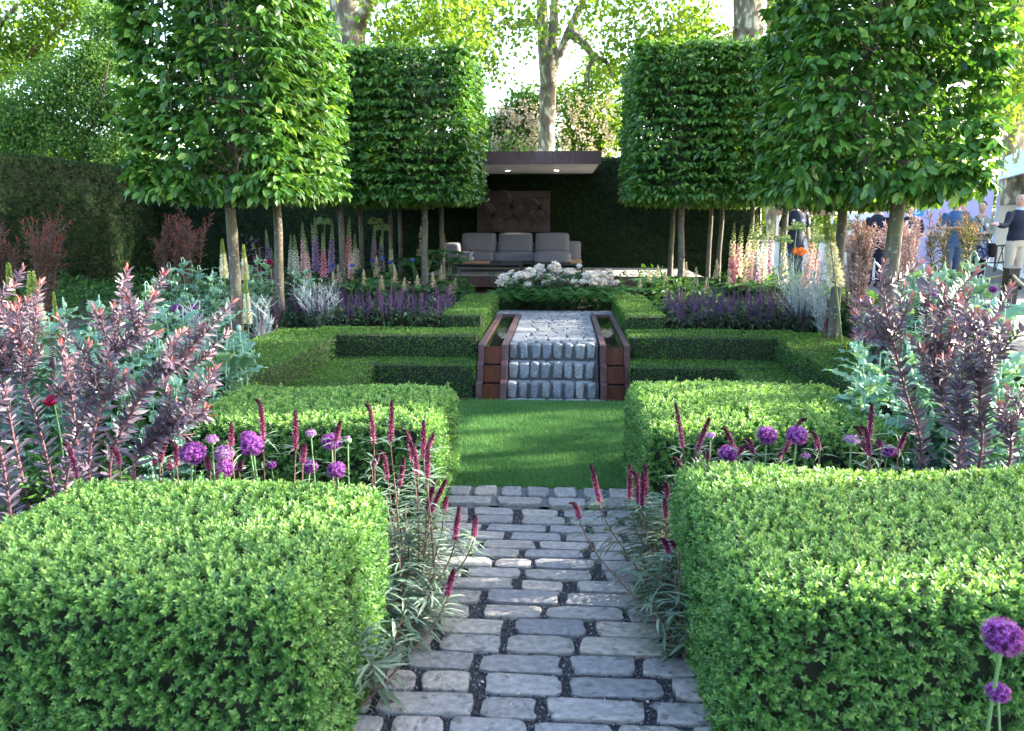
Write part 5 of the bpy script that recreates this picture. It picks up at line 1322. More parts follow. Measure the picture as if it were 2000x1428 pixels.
# silver wiry bushes
def wire_bush(name, label, px0, px1, pytop, pybase, Y, n, dY=.25):
    c = at((px0 + px1) / 2, pybase, Y); zb = zbed(c[0], Y); base = np.array([c[0], Y, zb]); t = thing(name, label, 'shrub', base)
    mb = MB()
    for k in range(n):
        px = RS.uniform(px0, px1); py = pytop + (pybase - pytop) * RS.rand() ** 1.6 * .8
        e = at(px, py, Y + RS.uniform(-dY, dY)) - base
        pts = spline([e * np.array([.1, .1, 0]), e * np.array([.3, .3, .45]) + RS.normal(size=3) * .02, e * np.array([.75, .75, .8]) + RS.normal(size=3) * .03, e], 12)
        tube(mb, pts, np.linspace(.0038, .0018, 12), 3, cap=False)
        for q in range(9):
            i = RS.randint(3, 12); s0 = pts[i]; d = nrm(pts[min(i + 1, 11)] - pts[i - 1]); v = nrm(d + RS.normal(size=3) * .8)
            L = RS.uniform(.05, .13)
            tube(mb, spline([s0, s0 + v * L * .5 + np.array([0, 0, .01]), s0 + v * L + np.array([0, 0, .03])], 4), [.0025, .0024, .002, .0015], 3, cap=False)
    mb.obj('wiry_stems', M['white_wire'], t)
    return t
wire_bush('silver_bush', 'tangled silver-white wiry bush left of the left salvia drift', 585, 660, 560, 640, 8.5, 46)
wire_bush('silver_bush', 'small silver-white wiry bush between the two near left hornbeam trunks', 492, 530, 590, 640, 7.6, 18, .12)
wire_bush('silver_bush', 'small silver wiry bush behind the plum bush on the left', 360, 400, 600, 660, 6.4, 16, .12)
wire_bush('silver_bush', 'tall silver-white wiry bush at the right end of the right salvia drift', 1520, 1610, 500, 640, 8.6, 75)
wire_bush('silver_bush', 'silver wiry bush just left of the near right hornbeam trunk', 1590, 1620, 545, 640, 8.3, 24)
wire_bush('silver_bush', 'silver wiry plant at the right edge below the black bollard', 1925, 1990, 600, 680, 5.2, 22)

# rodgersia
def rodgersia_proto():
    lf, st, pm = MB(), MB(), MB()
    for k in range(7):
        a = k * .9 + RS.rand() * .4; h = RS.uniform(.42, .72); c = np.array([math.cos(a) * .22, math.sin(a) * .22, h])
        tube(st, spline([(0, 0, 0), (c[0] * .5, c[1] * .5, h * .7), c], 6), .006, 5)
        m = 6; t = np.linspace(0, 6.283, m + 1)[:-1] + a
        D = np.stack([np.cos(t), np.sin(t), np.full(m, .05)], 1) + np.array([math.cos(a), math.sin(a), -.1]) * .35
        leaves(lf, np.repeat(c[None], m, 0), D, np.array([[0, -.2, 1.]]),   .27 * RS.uniform(.85, 1.15, m), .13, 'd6', .16, .22)
    return lf, st, pm
def plume(pm, st, h, seed):
    tube(st, spline([(0, 0, 0), (.02, 0, h * .5), (RS.uniform(-.04, .04), 0, h)], 6), .004, 4)
    n = 260; f = RS.rand(n) ** 1.2; w_ = .085 * (1 - f) ** .8 + .008
    t = RS.randint(0, 9, n) * .7 + RS.normal(size=n) * .2
    P = np.stack([np.cos(t) * w_ * RS.rand(n), np.sin(t) * w_ * RS.rand(n), h * .62 + f * h * .42], 1)
    chips(pm, P, RS.uniform(.006, .012, n), RS.rand(n))
RG = []
for i in range(3):
    lf, st, pm = rodgersia_proto()
    plume(pm, st, 1.0, i)
    RG.append(Proto('rodgersia', 'rodgersia', [('leaves', lf.mesh('leaves', M['rodger'])), ('stems', st.mesh('stems', M['stem'])), ('plume', pm.mesh('plume', M['cream']))]))
for (px, py, Y) in ((823, 448, 12.0), (866, 458, 13.0), (862, 520, 11.2), (889, 545, 11.0), (845, 535, 10.4), (700, 490, 11.8), (735, 505, 11.0), (770, 520, 10.6), (660, 520, 10.8), (710, 530, 10.2), (745, 540, 10.1), (650, 535, 10.3), (880, 560, 10.6), (790, 545, 10.2), (815, 540, 10.3)):
    p = at(px, py, Y); zb = zbed(p[0], Y); h = max(p[2] - zb, .35); RG[RS.randint(3)].set((p[0], Y, zb), 'broad-leaved rodgersia with a creamy plume behind the left salvia drift', 'rodgersias on the left', RS.rand() * 6, (max(h, .75), max(h, .75), h))
for (px, py, Y) in ((1268, 525, 11.5), (1285, 520, 11.8), (1300, 535, 11.0), (1340, 515, 11.4), (1360, 525, 10.8), (1400, 510, 11.2), (1425, 530, 10.6), (1250, 545, 11.0), (1455, 525, 10.6), (1490, 530, 10.3), (1380, 545, 10.2), (1525, 520, 10.2)):
    p = at(px, py, Y); zb = zbed(p[0], Y); h = max(p[2] - zb, .35); RG[RS.randint(3)].set((p[0], Y, zb), 'broad-leaved rodgersia with a creamy plume behind the right salvia drift', 'rodgersias on the right', RS.rand() * 6, (max(h, .75), max(h, .75), h))

# peonies and ferns
def bloom_mesh(r, seed):
    mb = MB()
    for ring, (m, tilt, s) in enumerate(((7, .1, 1.0), (8, .45, .95), (9, .8, .85), (9, 1.1, .7), (7, 1.35, .5))):
        t = np.arange(m) * 6.283 / m + ring * .5 + RS.normal(size=m) * .15
        o = np.stack([np.cos(t), np.sin(t), np.zeros(m)], 1)
        D = o * math.cos(tilt) + np.array([0, 0, math.sin(tilt)])
        leaves(mb, o * r * .12 + np.array([0, 0, -.2 * r]), D + RS.normal(size=(m, 3)) * .12, o * -math.sin(tilt) + np.array([0, 0, math.cos(tilt)]), r * 1.05 * s, r * .85 * s, 'd6', .45, -.35, tint=np.clip(.35 + .1 * ring + RS.normal(size=m) * .15, 0, 1))
    chips(mb, RS.normal(size=(40, 3)) * r * .26 + np.array([0, 0, .25 * r]), np.full(40, r * .22), RS.uniform(.5, 1, 40))
    return mb
BM = [bloom_mesh(.088, i).mesh('flower', M['peony'], True) for i in range(4)]
def peony(px, Y, blooms, label):
    if blooms: blooms = blooms + [(px + RS.uniform(-26, 26), RS.uniform(531, 556), RS.uniform(.6, 1.0)) for _ in range(6)]
    c = at(px, 600, Y); zb = .48; base = np.array([c[0], Y, zb]); t = thing('peony', label, 'peony', base, 0, None)
    st, lf = MB(), MB()
    ends = [np.array(at(bx, by, Y + RS.uniform(-.2, .1) - (.42 if by > 537 else .1))) - base for bx, by, s in blooms]
    for e, (bx, by, s) in zip(ends, blooms):
        tube(st, spline([(e[0] * .3, e[1] * .3, 0), e * np.array([.8, .8, .55]), e], 8), .0045, 5)
        o = link(bpy.data.objects.new('flower', BM[RS.randint(4)]), t); o.location = e; o.scale = (s, s, s * .9); o.rotation_euler = (RS.uniform(.2, .9), RS.uniform(-.4, .4), RS.uniform(-.4, .4))
    for k in range(46):
        a = RS.rand() * 6.28; r = .28 * RS.rand() ** .5; c_ = np.array([math.cos(a) * r, math.sin(a) * r * 1.2, RS.uniform(.10, .47)])
        m = 7; t_ = a + RS.normal(size=m) * 1.1
        D = np.stack([np.cos(t_), np.sin(t_), RS.uniform(-.4, .35, m)], 1)
        leaves(lf, np.repeat(c_[None], m, 0) + RS.normal(size=(m, 3)) * .02, D, np.array([[0, -.15, 1.]]), RS.uniform(.09, .14, m), RS.uniform(.028, .042, m), 'd6', .25, .25)
    if st.n: st.obj('stems', M['stem'], t)
    lf.obj('leaves', M['peonyleaf'], t)
peony(1000, 11.4, [(985, 545, 1.1), (978, 555, 1.0), (1010, 543, .85), (1022, 541, .8), (1031, 559, .9), (990, 552, .7)], 'bushy peony with white blooms at the left end of the bed before the deck')
peony(1050, 11.6, [(1037, 533, 1.15), (1054, 526, 1.05), (1047, 543, .8), (1057, 541, 1.0), (1071, 547, .85), (1066, 554, .8), (1075, 523, .6), (1040, 540, .7)], 'peony second from the left with crowded blush white blooms')
peony(1100, 11.8, [(1084, 520, 1.05), (1086, 529, 1.1), (1094, 535, .9), (1107, 537, 1.3), (1094, 546, .85), (1120, 557, 1.0), (1098, 535, .7)], 'peony in the middle of the bed carrying the tallest blush blooms')
peony(1145, 11.4, [(1131, 520, .5), (1145, 541, .9), (1157, 542, .9), (1139, 552, .75), (1157, 552, .8), (1167, 556, 1.1), (1150, 544, .7)], 'peony right of the middle with small white blooms and one high bud')
peony(1180, 11.7, [(1189, 533, .85), (1175, 543, 1.2), (1192, 541, .6), (1185, 552, .6)], 'peony at the right end of the bed before the deck')
peony(1030, 10.95, [], 'leafy peony without blooms at the front left of the peony bed'); peony(1080, 11.0, [], 'leafy peony without blooms at the front middle of the peony bed')
def fern_proto():
    mb = MB()
    for k in range(11):
        a = k * 2.4; L = RS.uniform(.28, .42); d = np.array([math.cos(a), math.sin(a), 0])
        pts = spline([(0, 0, 0), d * L * .45 + np.array([0, 0, L * .5]), d * L + np.array([0, 0, L * .38])], 16); tg = nrm(np.gradient(pts, axis=0))
        tube(mb, pts, .002, 3, tint=.3)
        s = np.cross(tg, [0, 0, 1.]); s = nrm(s)
        for sg in (-1, 1):
            f = np.linspace(0, 1, 14); leaves(mb, pts[2:], s[2:] * sg + tg[2:] * .45, np.array([[0, 0, 1.]]), .10 * np.sin(np.pi * (.2 + .8 * f)) + .01, .024, 'd2', .1, tint=.5 + RS.normal(size=14) * .15)
    return mb.mesh('fern', M['fern'])
fm = [fern_proto(), fern_proto()]
for i, (px, Y) in enumerate(((985, 10.6), (1008, 10.65), (1075, 10.6), (1100, 10.62), (1120, 10.7), (1142, 10.65), (1165, 10.6), (1182, 10.7), (1195, 10.9), (1050, 10.7))):
    p = at(px, 600, Y); o = link(bpy.data.objects.new('fern', fm[i % 2])); o.location = (p[0], Y, .47); o.scale = (1.2, 1.2, 1.5); o.rotation_euler = (0, 0, RS.rand() * 6)
    tag(o, 'low green fern at the front of the peony bed', 'fern', 'ferns before the peonies')

# lupins, umbels and small accents
def lupin_proto():
    fl, st = MB(), MB(); tube(st, [(0, 0, 0), (0, 0, .66)], .006, 5)
    for i in range(26):
        f = i / 26.; z = .55 + .45 * f; r = .030 * (1 - f) ** .6 + .003; m = 8; t = np.arange(m) * .785 + i * .4
        d = np.stack([np.cos(t), np.sin(t), np.full(m, .5)], 1)
        leaves(fl, np.stack([np.zeros(m), np.zeros(m), np.full(m, z)], 1), d, np.array([[0, 0, 1.]]), r, r * .6, 'd2', .4, tint=np.clip(.3 + .3 * (f > .8) + RS.rand(m) * .3, 0, 1))
    return Proto('lupin', 'lupin', [('flower_spike', fl.mesh('flower_spike', M['lupin'])), ('stem', st.mesh('stem', M['stem']))])
LU = lupin_proto()
for (px, py, Y, side) in ((440, 565, 6.6, 'left'), (452, 600, 6.4, 'left'), (380, 596, 6.2, 'left'), (537, 582, 7.7, 'left'), (508, 594, 7.4, 'left'), (97, 635, 4.8, 'left'), (122, 650, 4.7, 'left'), (217, 577, 6.4, 'left'), (95, 655, 4.6, 'left'), (178, 602, 5.8, 'left'), (1795, 560, 6.3, 'right'), (1772, 575, 6.0, 'right'), (1975, 560, 5.8, 'right'), (1968, 590, 5.6, 'right'), (1915, 565, 6.2, 'right'), (1617, 585, 7.4, 'right'), (1675, 585, 6.7, 'right'), (1940, 555, 6.4, 'right'), (1690, 570, 7.0, 'right'), (1860, 600, 5.6, 'right'), (1970, 650, 4.9, 'right'), (1895, 705, 4.6, 'right')):
    p = at(px, py, Y); zb = zbed(p[0], Y); h = p[2] - zb; LU.set((p[0], Y, zb), 'wine-dark lupin spike among the poppies of the %s border' % side, 'dark lupins in the %s border' % side, 0, (max(h, .7), max(h, .7), h))
for (px, py, Y, s, lb) in ((345, 602, 6.5, 1.0, 'round purple allium with two others in the left border behind the plum bush'), (376, 602, 6.6, 1.0, 'round purple allium right of its twin in the left border'), (360, 616, 6.4, .9, 'purple allium lowest of the trio in the left border'), (1690, 587, 6.9, 1.1, 'bright magenta allium between the right hornbeam trunk and the plum bush'), (1925, 603, 6.0, 1.0, 'purple allium under the bollard in the right border'), (1940, 565, 6.4, .8, 'small purple allium just left of the bollard'), (1908, 620, 5.6, .6, 'small dark allium in the right border behind the plum bush'), (1825, 572, 6.1, .7, 'small purple allium above the plum bush'), (1958, 628, 5.4, .9, 'purple allium low at the right edge of the border')):
    set_allium(px, py, Y, 'full', s, lb, 'alliums farther back in the borders')
def umbel_proto():
    st, hd, lf = MB(), MB(), MB(); tube(st, spline([(0, 0, 0), (.02, 0, .5), (0, 0, .92)], 6), .006, 5)
    d = rnd_dir(34); d[:, 2] = np.abs(d[:, 2]) * .8 + .05; d = nrm(d)
    for q in d:
        e = np.array([0, 0, .92]) + q * .085; tube(st, [(0, 0, .92), e], .0015, 3, cap=False); chips(hd, e + RS.normal(size=(9, 3)) * .010, np.full(9, .008), RS.rand(9))
    n = 30; t = RS.rand(n) * 6.28; leaves(lf, np.stack([np.cos(t) * .05, np.sin(t) * .05, RS.uniform(.05, .6, n)], 1), np.stack([np.cos(t), np.sin(t), RS.uniform(-.1, .6, n)], 1), np.array([[0, 0, 1.]]), .16, .05, 'd6', .1, .3)
    return Proto('angelica', 'angelica', [('stem', st.mesh('stem', M['stem'])), ('flower_head', hd.mesh('flower_head', M['umbel'])), ('leaves', lf.mesh('leaves', M['foxgreen']))])
UM = umbel_proto()
for (px, py, Y, lb) in ((1557, 434, 10.2, 'green domed angelica head before the man in navy'), (1532, 460, 10.0, 'lower green angelica head left of the man in navy'), (1645, 432, 9.2, 'green angelica head just right of the near right hornbeam trunk'), (1600, 460, 9.6, 'green angelica head left of the near right hornbeam trunk'), (1657, 478, 8.6, 'low green angelica head among the pink conebush'), (733, 425, 12.5, 'pale green angelica head under the left square-headed hornbeams'), (745, 438, 12.2, 'second pale green angelica head under the left square-headed hornbeams'), (633, 425, 12.5, 'angelica head against the yew left of the third hornbeam trunk'), (1480, 455, 10.5, 'angelica head beside the white foxgloves on the right')):
    p = at(px, py, Y); zb = zbed(p[0], Y); h = p[2] - zb; UM.set((p[0], Y, zb), lb, 'angelicas', RS.rand() * 6, (max(h, .8), max(h, .8), h))
def small_flower(name, cat, m, px, py, Y, r, label, group=None):
    p = at(px, py, Y); zb = zbed(p[0], Y); t = thing(name, label, cat, (p[0], Y, zb), 0, group)
    mb = MB(); tube(mb, spline([(0, 0, 0), (.02, 0, (p[2] - zb) * .5), (0, 0, p[2] - zb)], 6), .004, 5); mb.obj('stem', M['stem'], t)
    mb = MB(); n = 9; a = np.arange(n) * 2.4; o = np.stack([np.cos(a), np.sin(a), RS.uniform(.2, 1.1, n)], 1)
    leaves(mb, np.zeros((n, 3)), o, np.stack([-np.cos(a) * .6, -np.sin(a) * .6, np.ones(n)], 1), r * 1.2, r * 1.2, 'd6', .4, -.3); q = mb.obj('flower', M[m], t, True); q.location = (0, 0, p[2] - zb - r * .3); q.rotation_euler = (.6, 0, 0)
small_flower('orange_poppy', 'poppy', 'orange', 1560, 495, 9.0, .085, 'single bright orange poppy in the right border')
small_flower('crimson_poppy', 'poppy', 'crimson', 527, 514, 9.0, .055, 'crimson poppy just left of the second left hornbeam trunk')
small_flower('crimson_poppy', 'poppy', 'crimson', 105, 785, 4.0, .05, 'crimson poppy bloom glimpsed through the plum bush on the left')
for (px, py, Y) in ((650, 520, 10.6), (688, 520, 10.4), (727, 510, 11), (748, 507, 11.2), (762, 514, 11), (806, 510, 11.2)):
    small_flower('blue_poppy', 'poppy', 'blue', px, py, Y, .04, 'small sky-blue poppy among the rodgersias on the left', 'blue poppies on the left')
def mound(name, label, cat, px, py, Y, r, h, m, n, L, W):
    p = at(px, py, Y); zb = zbed(p[0], Y); mb = MB(); d = rnd_dir(n); d[:, 2] = np.abs(d[:, 2])
    P = d * np.array([r, r, h]) * RS.uniform(.5, 1, (n, 1)); leaves(mb, P, d + RS.normal(size=(n, 3)) * .5, d + np.array([0, 0, .6]), L * RS.uniform(.7, 1.2, n), W, 'd4', .2, .15)
    o = mb.obj(name, M[m]); o.location = (p[0], Y, zb); return tag(o, label, cat)
mound('spurge', 'bright yellow-green spurge mound right of the near right hornbeam trunk', 'spurge', 1660, 640, 6.9, .28, .45, 'spurge', 500, .05, .014)
mound('spurge', 'yellow-green spurge mound behind the right trunks', 'spurge', 1760, 560, 7.6, .3, .6, 'spurge', 500, .06, .014)
mound('spurge', 'small yellow-green spurge between the poppies and the left box arm', 'spurge', 437, 700, 5.1, .12, .42, 'spurge', 200, .05, .014)
mound('purple_shrub', 'dark purple leafy mound among foxgloves on the left', 'shrub', 580, 540, 10.2, .22, .5, 'purpleleaf', 500, .07, .03)
mound('purple_shrub', 'dark purple upright leaves against the yew between the near left trunks', 'shrub', 480, 470, 11.0, .45, 1.05, 'purpleleaf', 900, .08, .035)
mound('white_bedding', 'white-flowered bedding plant hanging before the left foxgloves', 'shrub', 620, 540, 10.0, .2, .55, 'lily', 220, .05, .014)  # mound of white bedding flowers, not a woody shrub
# leafy filler of the borders: nobody could count it
mb = MB()
def fill(n, x0, x1, y0, y1, h, L=.10, W=.045, t0=.45):
    x, y = RS.uniform(x0, x1, n), RS.uniform(y0, y1, n); z = np.array([zbed(a, b) for a, b in zip(x, y)]); z = z + RS.rand(n) * h * (.6 + .4 * np.sin(x * 3) * np.sin(y * 2.3))
    leaves(mb, np.stack([x, y, z], 1), rnd_dir(n) + np.array([0, 0, .35]), rnd_dir(n) * .5 + np.array([0, 0, .8]), L * RS.uniform(.6, 1.3, n), W, 'd2', .2, .2, tint=np.clip(t0 + RS.normal(size=n) * .25, 0, 1))
fill(9000, -8.4, -3.0, 4.2, 8.1, .42); fill(8000, -8.4, -1.3, 9.3, 13.2, .45); fill(3000, 2.5, 4.3, 3.9, 8.0, .4); fill(7000, 1.3, 4.3, 9.4, 13.2, .45, t0=.6); fill(1200, -2.15, -.7, 3.1, 4.0, .28, .07, .02); fill(1500, .65, 2.1, 3.45, 4.0, .28, .07, .02); fill(2500, -2.95, -2.2, 3.8, 5.2, .4); fill(1500, 2.0, 2.5, 4.1, 5.4, .4)
fill(2500, 3.0, 4.3, 7.9, 9.6, .6, t0=.65)
tag(mb.obj('border_leaves', M['foxgreen']), 'mixed green foliage covering the soil between the border plants', 'foliage', kind='stuff')

n = 70; P = np.stack([RS.uniform(-.6, .6, n), RS.uniform(2.0, 4.7, n), RS.uniform(.033, .056, n)], 1)
mb = MB(); leaves(mb, P, nrm(RS.normal(size=(n, 3)) * np.array([1, 1, .15])), rnd_dir(n) * .3 + np.array([0, 0, 1.]), RS.uniform(.008, .02, n), RS.uniform(.004, .009, n), 'd4', .3, .2)
tag(mb.obj('fallen_leaves', M['cream']), 'tiny fallen petals and dry leaves scattered on the path setts', 'litter', kind='stuff')
# ------------------------------------------------------------------ bollards and rope
M['black_paint'] = plain('black_paint', (.014, .014, .016), .45)
M['rope'] = plain('natural_rope', (.50, .42, .27), .9, bump=.5, bscale=90)
def bollard(px, py, Y, label, w_=.052):
    p = at(px, py, Y); t = thing('bollard', label, 'bollard', (p[0], Y, .34), 0, 'rope barrier posts')
    h = p[2] - .34
    mb = MB(); box(mb, -w_, w_, -w_, w_, -.1, h - .035); mb.obj('post', M['black_paint'], t)
    mb = MB(); a = w_ * 1.12; mb.add([(-a, -a, h - .035), (a, -a, h - .035), (a, a, h - .035), (-a, a, h - .035), (-a, -a, h - .018), (a, -a, h - .018), (a, a, h - .018), (-a, a, h - .018), (0, 0, h + .012)], [(3, 2, 1, 0), (0, 1, 5, 4), (1, 2, 6, 5), (2, 3, 7, 6), (3, 0, 4, 7)])
    mb.add([(-a, -a, h - .018), (a, -a, h - .018), (a, a, h - .018), (-a, a, h - .018), (0, 0, h + .012)], [(0, 1, 4), (1, 2, 4), (2, 3, 4), (3, 0, 4)]); mb.obj('cap', M['black_paint'], t)
    return np.array([p[0], Y, p[2]])
q1 = bollard(1977, 520, 7.9, 'black square bollard with a pyramid cap at the right edge'); q2 = bollard(1762, 505, 12.5, 'black bollard hidden behind the pink conebush at the far end of the rope'); q3 = bollard(2120, 560, 6.3, 'black bollard just outside the right edge holding the near rope end')
def rope(a, b, sag, label):
    a = a - np.array([0, 0, .085]); b = b - np.array([0, 0, .085]); d = nrm(b - a) * .05; a, b = a + d, b - d
    mb = MB(); f = np.linspace(0, 1, 30)[:, None]; pts = a * (1 - f) + b * f - np.array([0, 0, 1.]) * sag * 4 * f * (1 - f); tube(mb, pts, .014, 8)
    tag(mb.obj('barrier_rope', M['rope'], None, True), label, 'rope', 'barrier ropes')
rope(q2, q1, .14, 'pale rope sagging from the black bollard away behind the poppies'); rope(q1, q3, .10, 'pale rope running from the black bollard out of the right edge')

# ------------------------------------------------------------------ show stands beyond the garden
M['lav'] = plain('lavender_panel', (.50, .42, .66), .7); M['cream_wall'] = plain('cream_stand_wall', (.82, .70, .56), .8, var=.04, vscale=1.)
M['aqua'] = plain('pale_aqua_fascia', (.60, .74, .76), .6, var=.08, vscale=3); M['alu'] = plain('pale_metal_post', (.45, .48, .62), .5)
M['white_paint'] = plain('white_paint', (.75, .75, .73), .6); M['brown_board'] = plain('brown_board', (.28, .17, .10), .7)
M['sign_blue'] = plain('sign_blue', (.03, .30, .62), .5); M['logo_green'] = plain('emblem_green', (.20, .22, .05), .6); M['grey_print'] = plain('grey_print', (.33, .40, .42), .7)
for i, c in enumerate(((.16, .06, .06), (.22, .17, .15), (.10, .10, .10), (.25, .13, .10))): M['photo%d' % i] = plain('printed_photo', c, .5, var=.9, vscale=2.5)
bt = thing('exhibition_stand', 'open white stand with a pale aqua fascia and cream walls at the right edge', 'stand', (12, 20, .34))
def rel(o, t=bt):
    o.location = Vector(o.location) - Vector(t.location); return o
FA, FB = np.array([10.93 - .52, 16.6]), np.array([12.65 + 1.2, 22.6 + 3.2]); fd = nrm(FB - FA); fn = np.array([-fd[1], fd[0]])
def oriented(mb, s0, s1, d0, d1, z0, z1, mat_=0):
    c = [FA + fd * s + fn * d for s, d in ((s0, d0), (s1, d0), (s1, d1), (s0, d1))]
    v = [(x, y, z0) for x, y in c] + [(x, y, z1) for x, y in c]; return mb.add(v, [(0, 1, 2, 3), (7, 6, 5, 4), (4, 5, 1, 0), (5, 6, 2, 1), (6, 7, 3, 2), (7, 4, 0, 3)], mat_)
FL = np.linalg.norm(FB - FA)
mb = MB(); oriented(mb, 0, FL, -.06, .03, 2.90, 3.54); rel(mb.obj('fascia', M['aqua'], bt))
mb = MB(); oriented(mb, 0, FL, -3.2, -.065, 3.42, 3.50); rel(mb.obj('roof', M['white_paint'], bt))
mb = MB(); oriented(mb, 0, FL, -3.2, -3.12, .34, 3.42); rel(mb.obj('rear_wall', M['cream_wall'], bt))
mb = MB(); oriented(mb, FL - .08, FL, -3.1, -.07, .34, 3.41); rel(mb.obj('end_wall', M['cream_wall'], bt))
mb = MB(); oriented(mb, 0, FL, -3.1, .3, .30, .355); rel(mb.obj('floor', M['white_paint'], bt))
for s in (3.9, .3, FL - .3):
    mb = MB(); oriented(mb, s, s + .09, -.06, .03, .356, 2.898); rel(mb.obj('post', M['alu'], bt))
def wallpic(px0, py0, px1, py1, m, name='picture'):
    # on the rear wall: meet the sight line with the wall's face
    def hit(px, py):
        d = ray(px, py); n2 = np.array([fn[0], fn[1], 0]); p0 = np.array([*(FA + fn * -3.115), 0]); t_ = ((p0 - CAM) @ n2) / (d @ n2); return CAM + d * t_
    a, b = hit(px0, py1), hit(px1, py0)
    s0, s1 = (a[:2] - FA) @ fd, (b[:2] - FA) @ fd
    mb = MB(); oriented(mb, min(s0, s1), max(s0, s1), -3.118, -3.09, a[2], b[2]); rel(mb.obj(name, m, bt))
for (a, b, c, d, m) in ((1966, 383, 1999, 412, 'photo0'), (1933, 412, 1951, 423, 'photo1'), (1966, 422, 1980, 431, 'photo2'), (1920, 373, 1936, 393, 'photo3'), (1905, 405, 1912, 415, 'photo1')): wallpic(a, b, c, d, M[m])
def on_fascia(px, py):
    d = ray(px, py); n2 = np.array([fn[0], fn[1], 0]); p0 = np.array([*(FA + fn * .031), 0]); t_ = ((p0 - CAM) @ n2) / (d @ n2); return CAM + d * t_
def fpanel(px0, py0, px1, py1, m, name, d=.036):
    a, b = on_fascia(px0, py0), on_fascia(px1, py1); s0, s1 = (a[:2] - FA) @ fd, (b[:2] - FA) @ fd
    mb = MB(); oriented(mb, min(s0, s1), max(s0, s1), .031, d, min(a[2], b[2]), max(a[2], b[2])); return rel(mb.obj(name, m, bt))
fpanel(1980, 290, 1990, 310, M['logo_green'], 'emblem'); fpanel(1985.5, 292, 1989, 298, M['white_paint'], 'emblem_leaf', .039); fpanel(1981, 300, 1986, 308, M['white_paint'], 'emblem_print', .039); fpanel(1981, 313.5, 1987, 318, M['logo_green'], 'small_emblem')
def lettering(txt, px, py, size):
    p = on_fascia(px, py); c = bpy.data.curves.new('lettering', 'FONT'); c.body = txt; c.size = size; c.extrude = .004; c.align_x = 'RIGHT'
    o = bpy.data.objects.new('lettering', c); link(o); bpy.context.view_layer.update(); dg = bpy.context.evaluated_depsgraph_get(); me = bpy.data.meshes.new_from_object(o.evaluated_get(dg)); bpy.data.objects.remove(o); bpy.data.curves.remove(c)
    me.materials.clear(); me.materials.append(M['grey_print']); o = link(bpy.data.objects.new('lettering', me), bt)
    ang = math.atan2(-fd[1], -fd[0]); o.rotation_euler = (R(90), 0, ang + 0); o.location = Vector((p[0] + fn[0] * .006, p[1] + fn[1] * .006, p[2])) - Vector(bt.location)
lettering('AN', 1958, 303, .26); lettering('A', 1958, 312, .26)
def stool(x, y, label):
    t = thing('bar_stool', label, 'stool', (x, y, .356), .4, 'black stools')
    lathe([(.001, .66), (.17, .66), (.17, .69), (.001, .69)]).obj('seat', M['black_paint'], t)
    for k in range(4):
        a = k * 1.5708 + .6; mb = MB(); tube(mb, spline([(.10 * math.cos(a), .10 * math.sin(a), .66), (.15 * math.cos(a), .15 * math.sin(a), .4), (.22 * math.cos(a), .22 * math.sin(a), 0)], 6), .013, 6); mb.obj('leg', M['black_paint'], t)
    mb = MB(); th = np.linspace(0, 6.283, 17); tube(mb, np.stack([np.cos(th) * .175, np.sin(th) * .175, np.full(17, .24)], 1), .009, 5, cap=False); mb.obj('foot_ring', M['black_paint'], t)
a = at(1945, 500, 20.6); stool(a[0], 20.6, 'black bar stool just left of the pale stand post'); a = at(1967, 500, 20.9); stool(a[0], 20.9, 'black bar stool just right of the pale stand post')
lv = thing('display_wall', 'plain lavender display wall behind the visitors on the right', 'display wall', (8.8, 19, .34))
mb = MB(); box(mb, -1.25, 1.35, 0, .08, 0, 2.25); mb.obj('panel', M['lav'], lv)
a, b = at(1781, 422, 18.98), at(1805, 403, 18.98)
mb = MB(); box(mb, a[0] - 8.8, b[0] - 8.8, -.02, -.002, a[2] - .34, b[2] - .34); mb.obj('sign', M['sign_blue'], lv)
mb = MB(); th = np.linspace(-2.6, .6, 14); c = ((a[0] + b[0]) / 2 - 8.8 - .03, -.026, (a[2] + b[2]) / 2 - .34 + .02); tube(mb, np.stack([c[0] + np.cos(th) * .085, np.full(14, c[1]), c[2] + np.sin(th) * .085], 1), .012, 6); tube(mb, [(c[0] - .02, c[1], c[2] - .06), (c[0] - .02, c[1], c[2] + .10)], .018, 6); mb.obj('sign_emblem', M['white_paint'], lv)
stl = thing('market_stall', 'white stall counter with a brown board above, behind the man in navy', 'stall', (6.2, 18.0, .34))
mb = MB(); box(mb, -1.1, 1.3, 0, .6, 0, .95); mb.obj('counter', M['white_paint'], stl)
mb = MB(); box(mb, -1.15, 1.35, -.04, .64, .951, .99); mb.obj('counter_top', M['brown_board'], stl)
mb = MB(); box(mb, -1.15, .2, .5, .56, 1.45, 1.75); mb.obj('name_board', M['brown_board'], stl)
for x in (-1.1, .14):
    mb = MB(); box(mb, x, x + .05, .561, .61, .991, 1.9); mb.obj('post', M['white_paint'], stl)
mb = MB(); box(mb, .5, 1.3, .55, .6, .991, 1.5); mb.obj('back_panel', M['white_paint'], stl)

